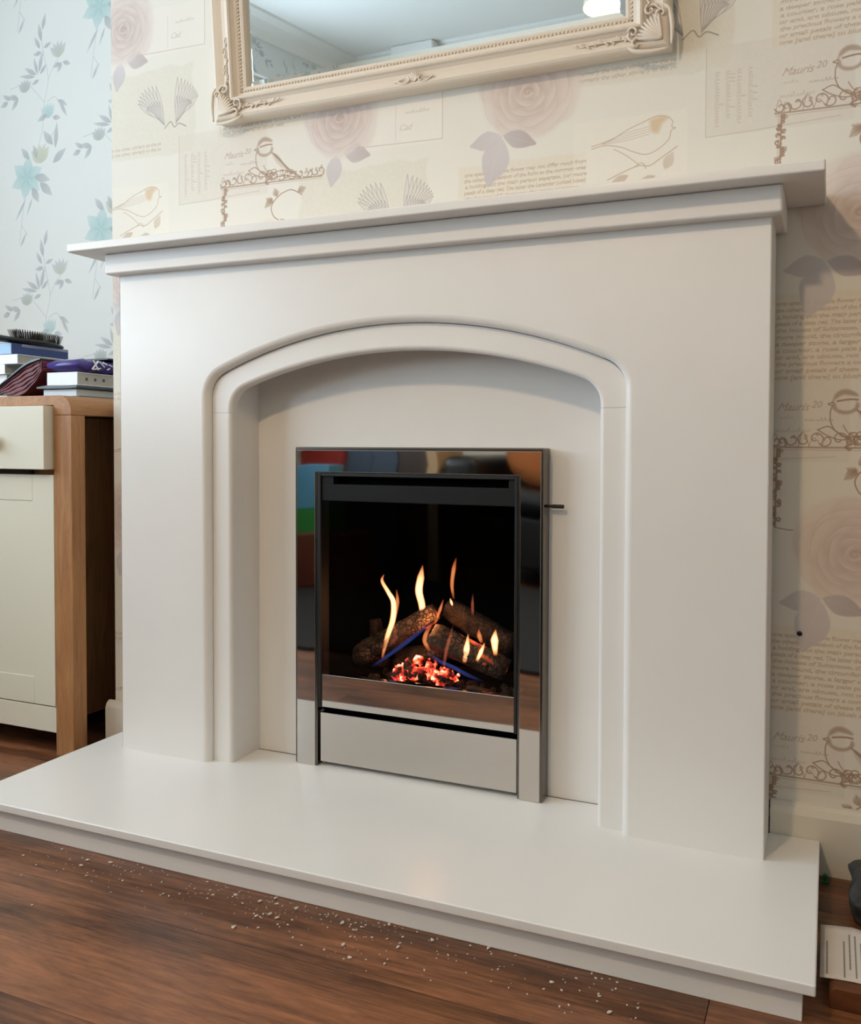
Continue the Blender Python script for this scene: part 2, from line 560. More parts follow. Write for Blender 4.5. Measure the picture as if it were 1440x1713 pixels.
def bird(pr, x, z, s, ink, alpha, fill=None):
    """small perched bird, head up-left at x,z (top of head), s = height of the figure"""
    def q(pts):
        return [(x + a * s, z - b * s) for a, b in pts]
    W = 0.0018
    pr.poly(q([(-.2, .22), (-.17, .1), (-.05, .01), (.1, .02), (.22, .1), (.2, .14), (0, .1), (-.12, .16)]), ink, alpha * .75, .0012, smooth=2)
    pr.poly(q([(-.2, .36), (-.21, .22), (-.15, .26), (-.12, .36), (.05, .4), (.17, .34), (.2, .24), (.25, .3), (.2, .4), (.05, .46), (-.1, .44)]), ink, alpha * .75, .0012, smooth=2)
    pr.stroke(q([(-.12, .22), (0, .2), (.12, .19), (.22, .2)]), W * 1.6, ink, alpha)
    pr.stroke(q([(-.21, .32), (-.24, .42), (-.23, .6), (-.15, .76), (0, .86), (.12, .88)]), W, ink, alpha)
    pr.stroke(q([(-.2, .24), (-.28, .27), (-.2, .3)]), W, ink, alpha)
    for k in range(5):
        pr.stroke(q([(.2 + .02 * k, .38 + .02 * k), (.38 + .05 * k, .5 + .06 * k), (.62 + .04 * k, .8 + .02 * k), (.74 + .03 * k, .95)]), W * (.8 if k else 1.3), ink, alpha * .8)
    pr.poly(q([(.22, .42), (.36, .46), (.52, .66), (.62, .82), (.46, .74), (.3, .58)]), ink, alpha * .35, .002, smooth=2)
    pr.stroke(q([(.12, .88), (.4, .84), (.62, .86), (.95, 1.0), (.98, 1.05), (.6, .97), (.3, .97)]), W, ink, alpha)
    pr.stroke(q([(-.02, .66), (.05, .78), (.14, .86), (.1, .9)]), W, ink, alpha * .8)
    pr.stroke(q([(-.45, .74), (-.28, .68), (-.15, .76), (.03, .9)]), W, ink, alpha)
    pr.stroke(q([(-.45, .74), (-.3, .84), (-.1, .92), (.05, .92)]), W, ink, alpha)
    pr.stroke(q([(.08, .9), (.12, 1.0), (.02, 1.06), (.1, 1.12)]), W * 1.4, ink, alpha)

def scroll_band(pr, x0, z0, x1, z1, h, ink, alpha, seed, chain=False):
    """ornamental ironwork drawn in ink along a line"""
    rg = random.Random(seed)
    L = math.hypot(x1 - x0, z1 - z0)
    ux, uz = (x1 - x0) / L, (z1 - z0) / L
    nx_, nz_ = -uz, ux
    def q(u, v):
        return (x0 + ux * u + nx_ * v, z0 + uz * u + nz_ * v)
    pr.stroke([q(0, 0), q(L, 0)], .0028, ink, alpha * .9, 0)
    pr.stroke([q(0, -.004), q(L, -.004)], .001, ink, alpha * .6, 0)
    u = 0.0
    while u < L - .006:
        r = h * rg.uniform(.3, .5)
        sgn = 1 if (chain is False or rg.random() < .5) else -1
        st = rg.uniform(0, 6.28)
        pr.stroke([q(u + r * .8 + r * (1 - t / 7) * math.cos(st + t), sgn * (r * 1.05 + r * (1 - t / 7) * math.sin(st + t))) for t in (0, .8, 1.6, 2.4, 3.2, 4, 4.8, 5.6)], .0021, ink, alpha)
        if rg.random() < .6:
            pr.stroke([q(u, .001), q(u + r * .6, sgn * h * rg.uniform(.5, 1)), q(u + r * 1.5, .002)], .0012, ink, alpha * .8)
        if rg.random() < .5:
            c = q(u + r, sgn * h * rg.uniform(.3, .8))
            pr.poly([(c[0] + .003 * math.cos(k * 1.26) * rg.uniform(.6, 1.2), c[1] + .003 * math.sin(k * 1.26)) for k in range(5)], ink, alpha * .7, .0006)
        u += r * rg.uniform(1.1, 1.7)

def script_line(pr, x, z, w, h, ink, alpha, seed, rot=0.0):
    rg = random.Random(seed)
    pts, u = [], 0.0
    while u < w:
        hh = h * rg.choice((.4, .5, .45, 1.1, .5))
        pts += [(u, 0), (u + .0022, hh), (u + .0030, hh * .8), (u + .0026, 0)]
        u += rg.uniform(.004, .0062)
    c, s_ = math.cos(rot), math.sin(rot)
    pr.stroke([(x + a * c - b * s_, z + a * s_ + b * c) for a, b in pts], .0011, ink, alpha, 3)

def draw_vintage_paper():
    DX, DZ = 0.5325, 0.52
    pr = Print(2 * DX, DZ, (231, 227, 218), ((0, 0), (-DX, DZ / 2)))
    ink, pale = (164, 138, 120), (204, 192, 178)
    # pale stains and papers laid one over the other
    def card(x0, x1, z0, z1, c, a=.5, jag=.004, m=.25):
        rg = random.Random(int(x0 * 999 + z0 * 77))
        pts = []
        for k in range(9): pts.append((x0 + (x1 - x0) * k / 9, z0 + rg.uniform(-jag, jag)))
        for k in range(7): pts.append((x1 + rg.uniform(-jag, jag), z0 + (z1 - z0) * k / 7))
        for k in range(9): pts.append((x1 - (x1 - x0) * k / 9, z1 + rg.uniform(-jag, jag)))
        for k in range(7): pts.append((x0 + rg.uniform(-jag, jag), z1 - (z1 - z0) * k / 7))
        pr.poly(pts, c, a, .0015, mottle=m)
    card(.50, .72, 1.158, 1.30, (222, 214, 204), .55, .001)
    card(.60, .835, .765, .90, (226, 214, 194), .5, .002)
    card(.262, .538, .745, .925, (222, 217, 203), .65, .006, .35)
    card(.38, .567, .953, 1.05, (236, 230, 222), .7, .0006)
    card(.28, .47, 1.10, 1.21, (238, 232, 220), .5, .002)
    # postcard outlines
    pr.stroke([(.50, 1.30), (.50, 1.158), (.575, 1.160), (.70, 1.166)], .0014, pale, .8, 0)
    pr.stroke([(.38, .962), (.567, .957), (.567, 1.05)], .0016, pale, .9, 0)
    pr.stroke([(.472, .965), (.472, 1.03)], .001, pale, .7, 0)
    pr.text('Cad', .478, .982, .016, pale, .8, .4)
    script_line(pr, .492, 1.012, .05, .005, pale, .7, 5)
    for k in range(4):
        script_line(pr, .515 + .017 * k, 1.26, .085 - .01 * (k % 2), .011, pale, .7, 20 + k, -math.pi / 2)
    # lettering of the old rose book
    lines = ['one species . double flower may not differ much from', 'the others. It is seldom of the form to the common ones',
             'a holding but the main person separate, (or more', 'petals of a deep red. The latter the Lavender (united lobes)',
             'the houses of Sultanesse, the more common', 'more round, the circumference, and spread', 'a deeper stone, a larger one at the base of',
             'a counter, a rose pale purple, and all the', 'or and, are obtuse, not often. But as for', 'the precious flowers a common sort of these',
             'or small petals of these flowers, and they', 'one [and there] to blush red.']
    for k, t in enumerate(lines):
        pr.text(t, .610 + random.uniform(0, .003), .882 - .0105 * k, .0092, ink, .54, .12, min(.224, .0051 * len(t)))
    for k, t in enumerate(lines[4:6]):
        pr.text('formerly the other, similarly to the ye', .287, 1.0395 - .011 * k + .248, .010, ink, .45, .12, .165)
    # handwriting by the bird
    pr.text('Mauris', .614, 1.238, .017, ink, .55, .5)
    pr.text('20', .664, 1.242, .015, ink, .55, .3)
    script_line(pr, .655, 1.222, .04, .004, ink, .4, 51)
    script_line(pr, .612, 1.205, .05, .006, pale, .8, 52)
    script_line(pr, .618, 1.226, .02, .004, pale, .8, 53)
    # ironwork with the perched bird, chain and rose twig
    scroll_band(pr, .606, 1.181, .845, 1.179, .026, ink, .78, 3)
    scroll_band(pr, .615, 1.178, .613, 1.055, .009, ink, .9, 4, True)
    pr.stroke([(.614, 1.054), (.632, 1.051), (.640, 1.051)], .0016, ink, .8)
    bird(pr, .712, 1.270, .084, ink, .88)
    for k in range(5):
        c = (.728 + .008 * math.cos(k * 1.9), 1.192 + .008 * math.sin(k * 2.4))
        pr.stroke([(c[0] + .006 * math.cos(t), c[1] + .006 * math.sin(t)) for t in (0, 1, 2, 3, 4, 5)], .0016, ink, .9)
    pr.stroke([(.752, 1.155), (.735, 1.142), (.728, 1.128), (.734, 1.112), (.745, 1.104)], .002, ink, .9)
    pr.stroke([(.752, 1.155), (.775, 1.160), (.80, 1.148)], .0018, ink, .9)
    for a, l, x, z in ((2.6, .02, .733, 1.139), (3.9, .024, .730, 1.147), (1.9, .018, .742, 1.150), (.3, .02, .79, 1.155), (-.9, .02, .75, 1.105)):
        leaf(pr, x, z, l, a, .007, ink, pale, .8, ink)
    # second bird on a branch
    t_ = (196, 178, 158)
    B = [(.312, 1.167), (.345, 1.174), (.372, 1.187), (.398, 1.196), (.420, 1.203), (.438, 1.200), (.447, 1.192), (.446, 1.183), (.452, 1.180), (.445, 1.177), (.441, 1.163), (.425, 1.150), (.405, 1.143), (.385, 1.149), (.362, 1.160), (.335, 1.166), (.312, 1.163)]
    pr.stroke(B, .0014, t_, .95)
    pr.poly([(.410, 1.198), (.428, 1.203), (.440, 1.198), (.430, 1.190), (.424, 1.176), (.412, 1.180)], (214, 190, 158), .8, .003, smooth=2)
    for k in range(4):
        pr.stroke([(.330, 1.168 + .001 * k), (.370, 1.170 + .004 * k), (.410, 1.176 + .004 * k)], .0009, t_, .7)
    pr.stroke([(.340, 1.108), (.365, 1.118), (.392, 1.126), (.41, 1.124), (.43, 1.135), (.455, 1.150)], .0018, t_, .9)
    pr.stroke([(.35, 1.158), (.37, 1.146), (.392, 1.128)], .0013, t_, .9)
    pr.stroke([(.385, 1.125), (.398, 1.130), (.404, 1.120)], .0014, t_, .9)
    leaf(pr, .375, 1.112, .034, 3.5, .007, t_, pale, .8); leaf(pr, .435, 1.115, .03, 1.1, .009, t_, pale, .6); leaf(pr, .42, 1.106, .03, 3.4, .006, t_, pale, .8)
    # wings rising from the cream paper
    feather_ink = (160, 152, 148)
    for sgn, cx_, n, ln, a0, w in ((-1, .462, 8, .090, .25, .70), (1, .492, 10, .095, .05, .85)):
        for row, q in ((0, 1.0), (1, .6)):
            for k in range(n):
                a = math.pi / 2 - sgn * (a0 + w * k / (n - 1))
                l = ln * q * (1 - .055 * k) if sgn > 0 else ln * q * (.7 + .3 * math.sin(1.2 + .25 * k))
                x_, z_ = cx_ + sgn * .0022 * k, .806 + .0022 * k
                c_, s_ = math.cos(a), math.sin(a)
                wd = .0052 * q
                leaf(pr, x_, z_, l, a, wd, (226, 222, 215), (216, 211, 204), .75)
                for e in (-1, 1):
                    pr.stroke([(x_, z_), (x_ + .5 * l * c_ - e * wd * s_, z_ + .5 * l * s_ + e * wd * c_), (x_ + .8 * l * c_ - e * wd * .6 * s_, z_ + .8 * l * s_ + e * wd * .6 * c_), (x_ + l * c_, z_ + l * s_)], .0009, feather_ink, .8, 4)
    pr.stroke([(.462, .800), (.478, .812), (.488, .800), (.50, .806), (.518, .798)], .002, (158, 150, 144), .9)
    # roses with their leaves
    lv, lv2 = (198, 191, 193), (210, 204, 206)
    rose(pr, .730, 1.016, .092, (228, 216, 208), (196, 178, 168), .88)
    leaf(pr, .682, .946, .062, math.radians(190), .017, lv2, lv, .85, (214, 208, 206))
    leaf(pr, .684, .947, .066, math.radians(-20), .016, lv, (178, 166, 162), .85, (206, 198, 196))
    leaf(pr, .681, .944, .088, math.radians(-107), .027, lv2, lv, .9, (214, 210, 210))
    leaf(pr, .345, .955, .062, math.radians(258), .018, lv2, lv, .85, (214, 208, 206))
    leaf(pr, .36, .958, .060, math.radians(-12), .018, lv, (184, 172, 170), .8)
    rose(pr, .352, 1.022, .080, (228, 216, 210), (192, 174, 168), .85)
    return pr.image('vintage_rose_print')

def draw_lily_paper():
    W, H = 0.5434, 0.595
    pr = Print(W, H, (224, 225, 222), ((0, 0), (W / 2, -0.168)))
    grey, soft, teal, olive = (164, 169, 172), (192, 196, 198), (160, 196, 194), (192, 194, 180)
    X, Z = -1.412, 1.41
    def P(a, b): return (X + a, Z + b)
    # stems
    S = .0018
    for st in ([(-.03, -.185), (-.022, -.13), (0, -.02), (.02, .04)], [(.03, .05), (.06, .12), (.07, .2), (.085, .26), (.07, .33), (.06, .38)],
               [(.07, .2), (.03, .24), (.0, .26), (-.06, .255)], [(.085, .26), (.11, .30), (.145, .33)], [(.07, .33), (.03, .34)],
               [(.05, .06), (.09, .1), (.12, .13)], [(.08, .20), (.11, .21), (.13, .18)], [(-.022, -.13), (0, -.16)]):
        pr.stroke([P(a, b) for a, b in st], S, soft, .9)
    # big teal lily
    for k in range(6):
        a = math.radians(20 + 60 * k)
        leaf(pr, *P(0, 0), .062, a, .019, (168, 196, 196), (196, 213, 212), .85, (206, 218, 217))
    for k in range(5):
        a = math.radians(60 + 18 * k)
        leaf(pr, *P(.085, .155), .042, a, .010, (176, 200, 200), (198, 212, 211), .85)
    for k in range(5):
        a = math.radians(55 + 20 * k)
        leaf(pr, *P(.055, .035), .052, a, .013, olive, (206, 204, 190), .9)
        leaf(pr, *P(.125, .315), .045, a, .009, olive, soft, .8)
        leaf(pr, *P(-.002, .238), .036, a, .009, (180, 184, 176), soft, .9)
    # grey leaves
    for a, l, x, z, w in ((-15, .06, .03, .0, .016), (-60, .05, .02, -.03, .015), (-40, .06, .05, -.02, .016), (130, .045, .01, .05, .012), (110, .04, .04, .05, .01),
                          (85, .07, .11, .07, .010), (130, .055, .10, .08, .014), (35, .06, .10, .03, .014), (-60, .045, .13, .19, .007), (-30, .04, .12, .20, .008),
                          (200, .04, .08, .165, .010), (-10, .03, .10, .155, .009), (165, .04, -.03, .225, .010), (230, .04, -.03, .225, .009), (150, .035, -.06, .225, .008), (200, .03, -.07, .22, .010),
                          (75, .06, .05, .285, .008), (105, .05, .045, .28, .007), (150, .05, .04, .28, .009), (170, .06, .035, .275, .007), (45, .035, .055, .28, .007), (200, .03, .05, .265, .007),
                          (100, .05, .06, .37, .009), (75, .045, .065, .40, .008), (120, .04, .055, .35, .008), (20, .03, .07, .35, .007), (190, .03, .06, .34, .008),
                          (200, .03, .13, .3, .008), (-20, .03, .14, .3, .008), (240, .03, .135, .3, .008), (60, .045, -.025, -.19, .005), (235, .07, -.005, -.06, .005), (245, .05, .02, -.06, .004)):
        leaf(pr, *P(x, z), l, math.radians(a), w * .8, grey, soft, .8, (188, 192, 194))
    return pr.image('lily_print')

def paper_mat(name, img, x0, z0, w, h, axis=0, rough=0.75, seam=None):
    m = bpy.data.materials.new(name)
    m.use_nodes = True
    nt = m.node_tree
    L = nt.links.new
    p = nt.nodes['Principled BSDF']
    p.inputs['Roughness'].default_value = rough
    p.inputs['Specular IOR Level'].default_value = 0.25
    tc = nt.nodes.new('ShaderNodeTexCoord')
    sep = nt.nodes.new('ShaderNodeSeparateXYZ')
    L(tc.outputs['Object'], sep.inputs[0])
    def sub_div(out, o, d):
        a = nt.nodes.new('ShaderNodeMath'); a.operation = 'SUBTRACT'; a.inputs[1].default_value = o
        b = nt.nodes.new('ShaderNodeMath'); b.operation = 'DIVIDE'; b.inputs[1].default_value = d
        L(out, a.inputs[0]); L(a.outputs[0], b.inputs[0])
        return b.outputs[0]
    cb = nt.nodes.new('ShaderNodeCombineXYZ')
    L(sub_div(sep.outputs[axis], x0, w), cb.inputs[0])
    L(sub_div(sep.outputs[2], z0, h), cb.inputs[1])
    t = nt.nodes.new('ShaderNodeTexImage')
    t.image = img
    t.extension = 'REPEAT'
    L(cb.outputs[0], t.inputs['Vector'])
    n = nt.nodes.new('ShaderNodeTexNoise')
    n.inputs['Scale'].default_value = 700.0
    L(tc.outputs['Object'], n.inputs['Vector'])
    b = nt.nodes.new('ShaderNodeBump')
    b.inputs['Strength'].default_value = 0.08
    b.inputs['Distance'].default_value = 0.0005
    L(n.outputs['Fac'], b.inputs['Height'])
    L(b.outputs[0], p.inputs['Normal'])
    L(t.outputs['Color'], p.inputs['Base Color'])
    MATS[name] = m
    return m

img_v = draw_vintage_paper()
img_l = draw_lily_paper()
m_paper = paper_mat('vintage_wallpaper', img_v, 0.0, 0.0, 1.065, 0.52)
m_paper_side = paper_mat('vintage_wallpaper_return', img_v, 0.749, 0.0, 1.065, 0.52, axis=1)
m_lily = paper_mat('lily_wallpaper', img_l, 0.0, 0.0, 0.5434, 0.595)
m_lily_side = paper_mat('lily_wallpaper_side', img_l, 0.1, 0.0, 0.5434, 0.595, axis=1)

# ------------------------------------------------------------------ materials
m_stone = mat('cream_stone', (234, 231, 227), 0.30, spec=0.5, mottle=(9, 0.012))
m_white_paint = mat('white_gloss_paint', (226, 220, 208), 0.35)
m_ceiling = mat('ceiling_paint', (238, 236, 230), 0.9)
m_plain_wall = mat('plain_cream_wall', (226, 222, 212), 0.8)
m_chrome = mat('polished_chrome', (205, 200, 194), 0.035, 1.0)
m_edge = mat('dark_chrome_edge', (112, 106, 100), 0.22, 1.0)
m_black = mat('black_enamel', (14, 14, 15), 0.5)
m_grey_bar = mat('charcoal_enamel', (15, 16, 18), 0.7, spec=0.3)
m_cavity = mat('black_firebox', (4, 4, 4), 0.95, spec=0.05)
m_frame_cream = mat('cream_painted_frame', (226, 213, 197), 0.45, bump=(60, 0.15))
m_mirror = mat('mirror_silver', (232, 240, 244), 0.012, 1.0)
m_oak = wood_mat('warm_oak', (150, 102, 64), (184, 136, 90), (14, 14, 1.2), 4.0, 0.45)
m_oak_x = wood_mat('warm_oak_across', (150, 102, 64), (184, 136, 90), (14, 1.2, 14), 4.0, 0.45)
m_cupboard = mat('cream_cupboard_paint', (226, 222, 204), 0.45)
m_floor = wood_mat('walnut_laminate', (82, 50, 33), (148, 97, 65), (1.2, 8, 8), 2.4, 0.36, 0.45, 0.45, 1.0, streak=0.55)

# ------------------------------------------------------------------ room shell
XL, XR, YF, ZC = -1.97, 2.3, -3.3, 2.42
CX = -0.747                         # left corner of the chimney breast
def wall_with_hole(name, axis_const, u0, u1, z0, z1, hole, material, normal_axis):
    """thin wall with one rectangular opening, made of four boxes"""
    bm = bmesh.new()
    a, b = axis_const
    h0, h1, g0, g1 = hole
    for (p0, p1, q0, q1) in ((u0, h0, z0, z1), (h1, u1, z0, z1), (h0, h1, z0, g0), (h0, h1, g1, z1)):
        if normal_axis == 'x':
            bm_box(bm, a, b, p0, p1, q0, q1)
        else:
            bm_box(bm, p0, p1, a, b, q0, q1)
    return struct(from_bm(name, bm, material))

wall_back = wall_with_hole('wall_back', (0.0, 0.12), CX, XR, 0.0, ZC, (-0.2, 0.205, 0.05, 0.62), m_paper, 'y')
struct(box('wall_chimney_side', CX - 0.0, CX + 0.02, 0.1195, 0.38, 0, ZC, m_paper_side))
struct(box('wall_alcove', XL, CX + 0.02, 0.35, 0.45, 0, ZC, m_lily))
wall_with_hole('wall_left', (XL - 0.1, XL), YF, 0.45, 0, ZC, (-2.52, -0.38, 0.85, 2.15), m_lily_side, 'x')
struct(box('wall_right', XR, XR + 0.1, YF, 0.12, 0, ZC, m_plain_wall))
struct(box('wall_front', XL, XR, YF - 0.1, YF, 0, ZC, m_plain_wall))
struct(box('ceiling', XL - 0.1, XR + 0.1, YF - 0.1, 0.45, ZC, ZC + 0.1, m_ceiling))
# coving
cov = [(0, 0), (0.10, 0), (0.094, -0.012), (0.06, -0.03), (0.03, -0.06), (0.012, -0.094), (0, -0.10)]
struct(prism('trim_1', [(YF + a, ZC + b) for a, b in cov], XL, XR, m_ceiling, axis='x'))
struct(prism('trim_2', [(XL + a, ZC + b) for a, b in cov], YF, 0.35, m_ceiling))
struct(prism('trim_3', [(XR - a, ZC + b) for a, b in cov], YF, 0.0, m_ceiling))
struct(box('trim_4', -1.62, -1.36, YF, YF + 0.16, 2.2, ZC, m_ceiling, bevel=0.01))

# floor: boards laid along the wall
floor = struct(box('floor', XL, XR, YF, 0.45, -0.05, -0.0125, mat('floor_underlay', (30, 20, 14), 0.9)))
PL_W, PL_L = 0.192, 1.285
row = 0
y = 0.45
while y > YF:
    off = (0.565 - 0.0) if row == 4 else random.uniform(0, PL_L)
    if abs((y - PL_W) - (-0.51)) < 0.1:
        off = 0.568
    x = XL - PL_L + ((off - XL) % PL_L)
    while x < XR:
        a, b = max(x, XL), min(x + PL_L, XR)
        if b - a > 0.02:
            o = box('plank', a + 0.0003, b - 0.0003, max(y - PL_W + 0.0003, YF), y - 0.0003, -0.0125, 0.0, m_floor, floor, bevel=0.0007, segs=1)
        x += PL_L
    y -= PL_W
    row += 1

# skirting boards
sk = [(0, 0), (-0.016, 0), (-0.016, 0.088), (-0.012, 0.098), (-0.006, 0.103), (0, 0.104)]
struct(prism('baseboard_back', sk, 0.6125, XR, m_white_paint, axis='x'))
struct(prism('baseboard_chimney', [(a, b) for a, b in sk], CX - 0.016, -0.6125, m_white_paint, axis='x', bevel=0.004))
struct(prism('baseboard_alcove', [(0.35 + a, b) for a, b in sk], XL, CX, m_white_paint, axis='x'))
struct(prism('baseboard_front', [(YF - a, b) for a, b in sk], XL, XR, m_white_paint, axis='x'))

# window of the left wall
win = struct(bpy.data.objects.new('window_1', None))
COL.objects.link(win)
win['world_loc'] = (0, 0, 0)
fr = bmesh.new()
for (a, b, c, d) in ((-2.52, -2.46, .85, 2.15), (-.44, -.38, .85, 2.15), (-2.46, -.44, .85, .91), (-2.46, -.44, 2.09, 2.15), (-1.80, -1.76, .91, 2.09), (-1.14, -1.10, .91, 2.09)):
    bm_box(fr, XL - 0.09, XL - 0.03, a, b, c, d)
from_bm('window_frame', fr, m_white_paint, win)
gm = glass_mat('window_glass', (1, 1, 1, 1), 1.4, 0.02)
for a, b in ((-2.46, -1.80), (-1.76, -1.14), (-1.10, -.44)):
    box('pane', XL - 0.062, XL - 0.058, a, b, .91, 2.09, gm, win)
box('window_sill', XL - 0.02, XL + 0.12, -2.55, -.35, .82, .85, m_white_paint, win, bevel=0.006)

# ------------------------------------------------------------------ hearth
H1, H2 = 0.0400, 0.0540
hearth = thing('hearth', (0, -0.2, 0), 'wide pale cream stone hearth, a thin slab on a lower plinth over the wood floor', 'hearth')
box('hearth_slab', -0.686, 0.686, -0.4047, -0.017, H1, H2, m_stone, hearth, bevel=0.0022)
box('plinth', -0.6715, 0.6715, -0.3902, -0.017, 0.0, H1, m_stone, hearth, bevel=0.001)

# ------------------------------------------------------------------ fire surround
sur = thing('fire_surround', (0, -0.1, H2), 'pale cream stone fire surround with arched opening and mantel shelf', 'fireplace')
def arch_outline(a, apex, R, r, z_low, n=20, m=8):
    """half width a, apex height, big radius R, corner radius r: points from left foot over the arch to right foot"""
    zc = apex - R
    xf = a - r
    zf = zc + math.sqrt((R - r) ** 2 - xf ** 2)
    a1 = math.atan2(zf - zc, xf)             # angle where arch meets fillet
    rt = [(a, z_low), (a, zf)]
    for k in range(1, m + 1):
        t = a1 * k / m
        rt.append((xf + r * math.cos(t), zf + r * math.sin(t)))
    for k in range(1, n + 1):
        t = a1 + (math.pi / 2 - a1) * k / n
        rt.append((R * math.cos(t), zc + R * math.sin(t)))
    lt = [(-x, z) for x, z in rt[:-1]]
    return lt + rt[::-1]
OUT = arch_outline(0.3985, 0.8720, 0.94, 0.051, H2)
INN = arch_outline(0.3555, 0.8262, 0.97, 0.046, H2)
W, ZT = 0.6106, 0.9924
rounded_plate('front_panel', [(-W, H2), (-W, ZT), (W, ZT), (W, H2)], OUT[::-1], -0.1187, -0.017, 0.0118, m_stone, sur)
# inner frame: thin arch piece over two leg slips, with flat returns running back to the back panel
ZJ = 0.7215
IR = 0.0072
slip_in = [(0.3555, ZJ + .0002)] + [p for p in INN[::-1] if p[1] > ZJ + .001] + [(-0.3555, ZJ + .0002)]
slip_out = [(-0.3975, ZJ + .0002)] + [(x * .9975, z - .001) for x, z in OUT if z > ZJ + .002] + [(0.3975, ZJ + .0002)]
rounded_plate('slip_arch', slip_out, slip_in, -0.1023, -0.0830, IR, m_stone, sur, edge=0)
for s in (-1, 1):
    rounded_plate('slip_leg', [(s * .3975, H2), (s * .3975, ZJ - .0002)], [(s * .3555, ZJ - .0002), (s * .3555, H2)], -0.1023, -0.0830, IR, m_stone, sur, edge=0)
    xa, xb = sorted((s * 0.3556, s * 0.3975))
    box('return_panel', xa, xb, -0.0830, -0.0165, H2, 0.860, m_stone, sur)
bp = bmesh.new()
for a, b, c, d in ((-0.46, -0.2, H2, 0.9), (0.205, 0.46, H2, 0.9), (-0.2, 0.205, 0.615, 0.9)):
    bm_box(bp, a, b, -0.0161, -0.0005, c, d)
bmesh.ops.remove_doubles(bp, verts=bp.verts, dist=1e-5)
from_bm('back_panel', bp, m_stone, sur)
box('bed_mould', -0.6261, 0.6261, -0.1417, -0.0005, ZT, 1.0319, m_stone, sur, bevel=0.004)
box('mantel_shelf', -0.6819, 0.6819, -0.1809, -0.0005, 1.0319, 1.0481, m_stone, sur, bevel=0.003)

# ------------------------------------------------------------------ gas fire
fire = thing('gas_fire', (0, -0.03, H2), 'glass-fronted inset gas fire with polished chrome trim and burning logs', 'fire')
XO, ZO = 0.2473, 0.6575
YT = -0.0520
# dark body with a thin chrome face, its colour also holds the dark reflections of the edges
def arch_frame(e, top_e):
    return [(-XO + e, H2 + .0003), (-XO + e, ZO - top_e), (XO - e, ZO - top_e), (XO - e, H2 + .0003), (.2015 + e, H2 + .0003), (.2015 + e, .6085 + e * .6), (-.1985 - e, .6085 + e * .6), (-.1985 - e, H2 + .0003)]
tf = prism('trim_frame', arch_frame(0, 0), YT + .0015, -.0165, m_edge, fire, bevel=.0022)
fp = prism('face_plate', arch_frame(.0045, .006), YT, YT + .002, m_chrome, None, bevel=.0006, segs=2)
fp.parent = tf
fp.matrix_parent_inverse = Matrix.Identity(4)
# door: black frame bars, charcoal hood, glass
YD = -0.0470
df = bmesh.new()
for a, b, c, d in ((-.1980, -.1915, .166, .6085), (.1950, .2010, .166, .6085), (-.1915, .1950, .6030, .6085)):
    bm_box(df, a, b, YD - .003, -.02, c, d)
from_bm('door_frame', df, m_black, fire, bevel=0.001)
box('hood_bar', -.1915, .1950, YD, -.03, .5570, .5880, m_grey_bar, fire, bevel=0.0015)
for a, b in ((-.1915, -.1660), (.1830, .1950)):
    box('hood_end', a, b, YD + .0005, -.03, .5880, .6030, m_grey_bar, fire)
box('hood_recess', -.1660, .1830, -.030, -.028, .5880, .6030, m_cavity, fire)
gm2 = glass_mat('fire_glass', (.93, .92, .90, 1), 1.35, 0.01)
box('glass', -.1915, .1950, YD + .003, YD + .006, .2280, .5570, gm2, fire)
box('chrome_strip', -.1975, .2005, YD, -.03, .1665, .2285, m_chrome, fire, bevel=0.0012)
box('slot_recess', -.1975, .2005, -.032, -.030, .1560, .1665, m_cavity, fire)
box('lower_panel', -.1945, .2000, YD, -.03, .0625, .1560, m_chrome, fire, bevel=0.0012)
box('toe_recess', -.1975, .2005, -.028, -.026, H2 + .0005, .0630, m_cavity, fire)
lv = bmesh.new()
bm_lathe(lv, [(.0026, .235), (.0026, .2565), (.0034, .2570), (.0034, .2750), (.0026, .2765)], (0, -.030, .5585), 'x', 14)
from_bm('control_lever', lv, m_black, fire, smooth=False)
# firebox (open to the front)
FX0, FX1, FY0, FY1, FZ0, FZ1 = -.196, .200, -.030, .26, .186, .605
fb = bmesh.new()
for a in ((FX0 - .004, FX0, FY0, FY1, FZ0, FZ1), (FX1, FX1 + .004, FY0, FY1, FZ0, FZ1), (FX0, FX1, FY1, FY1 + .004, FZ0, FZ1), (FX0, FX1, FY0, FY1, FZ0 - .004, FZ0), (FX0, FX1, FY0, FY1, FZ1, FZ1 + .004)):
    bm_box(fb, *a)
from_bm('firebox', fb, m_cavity, fire)

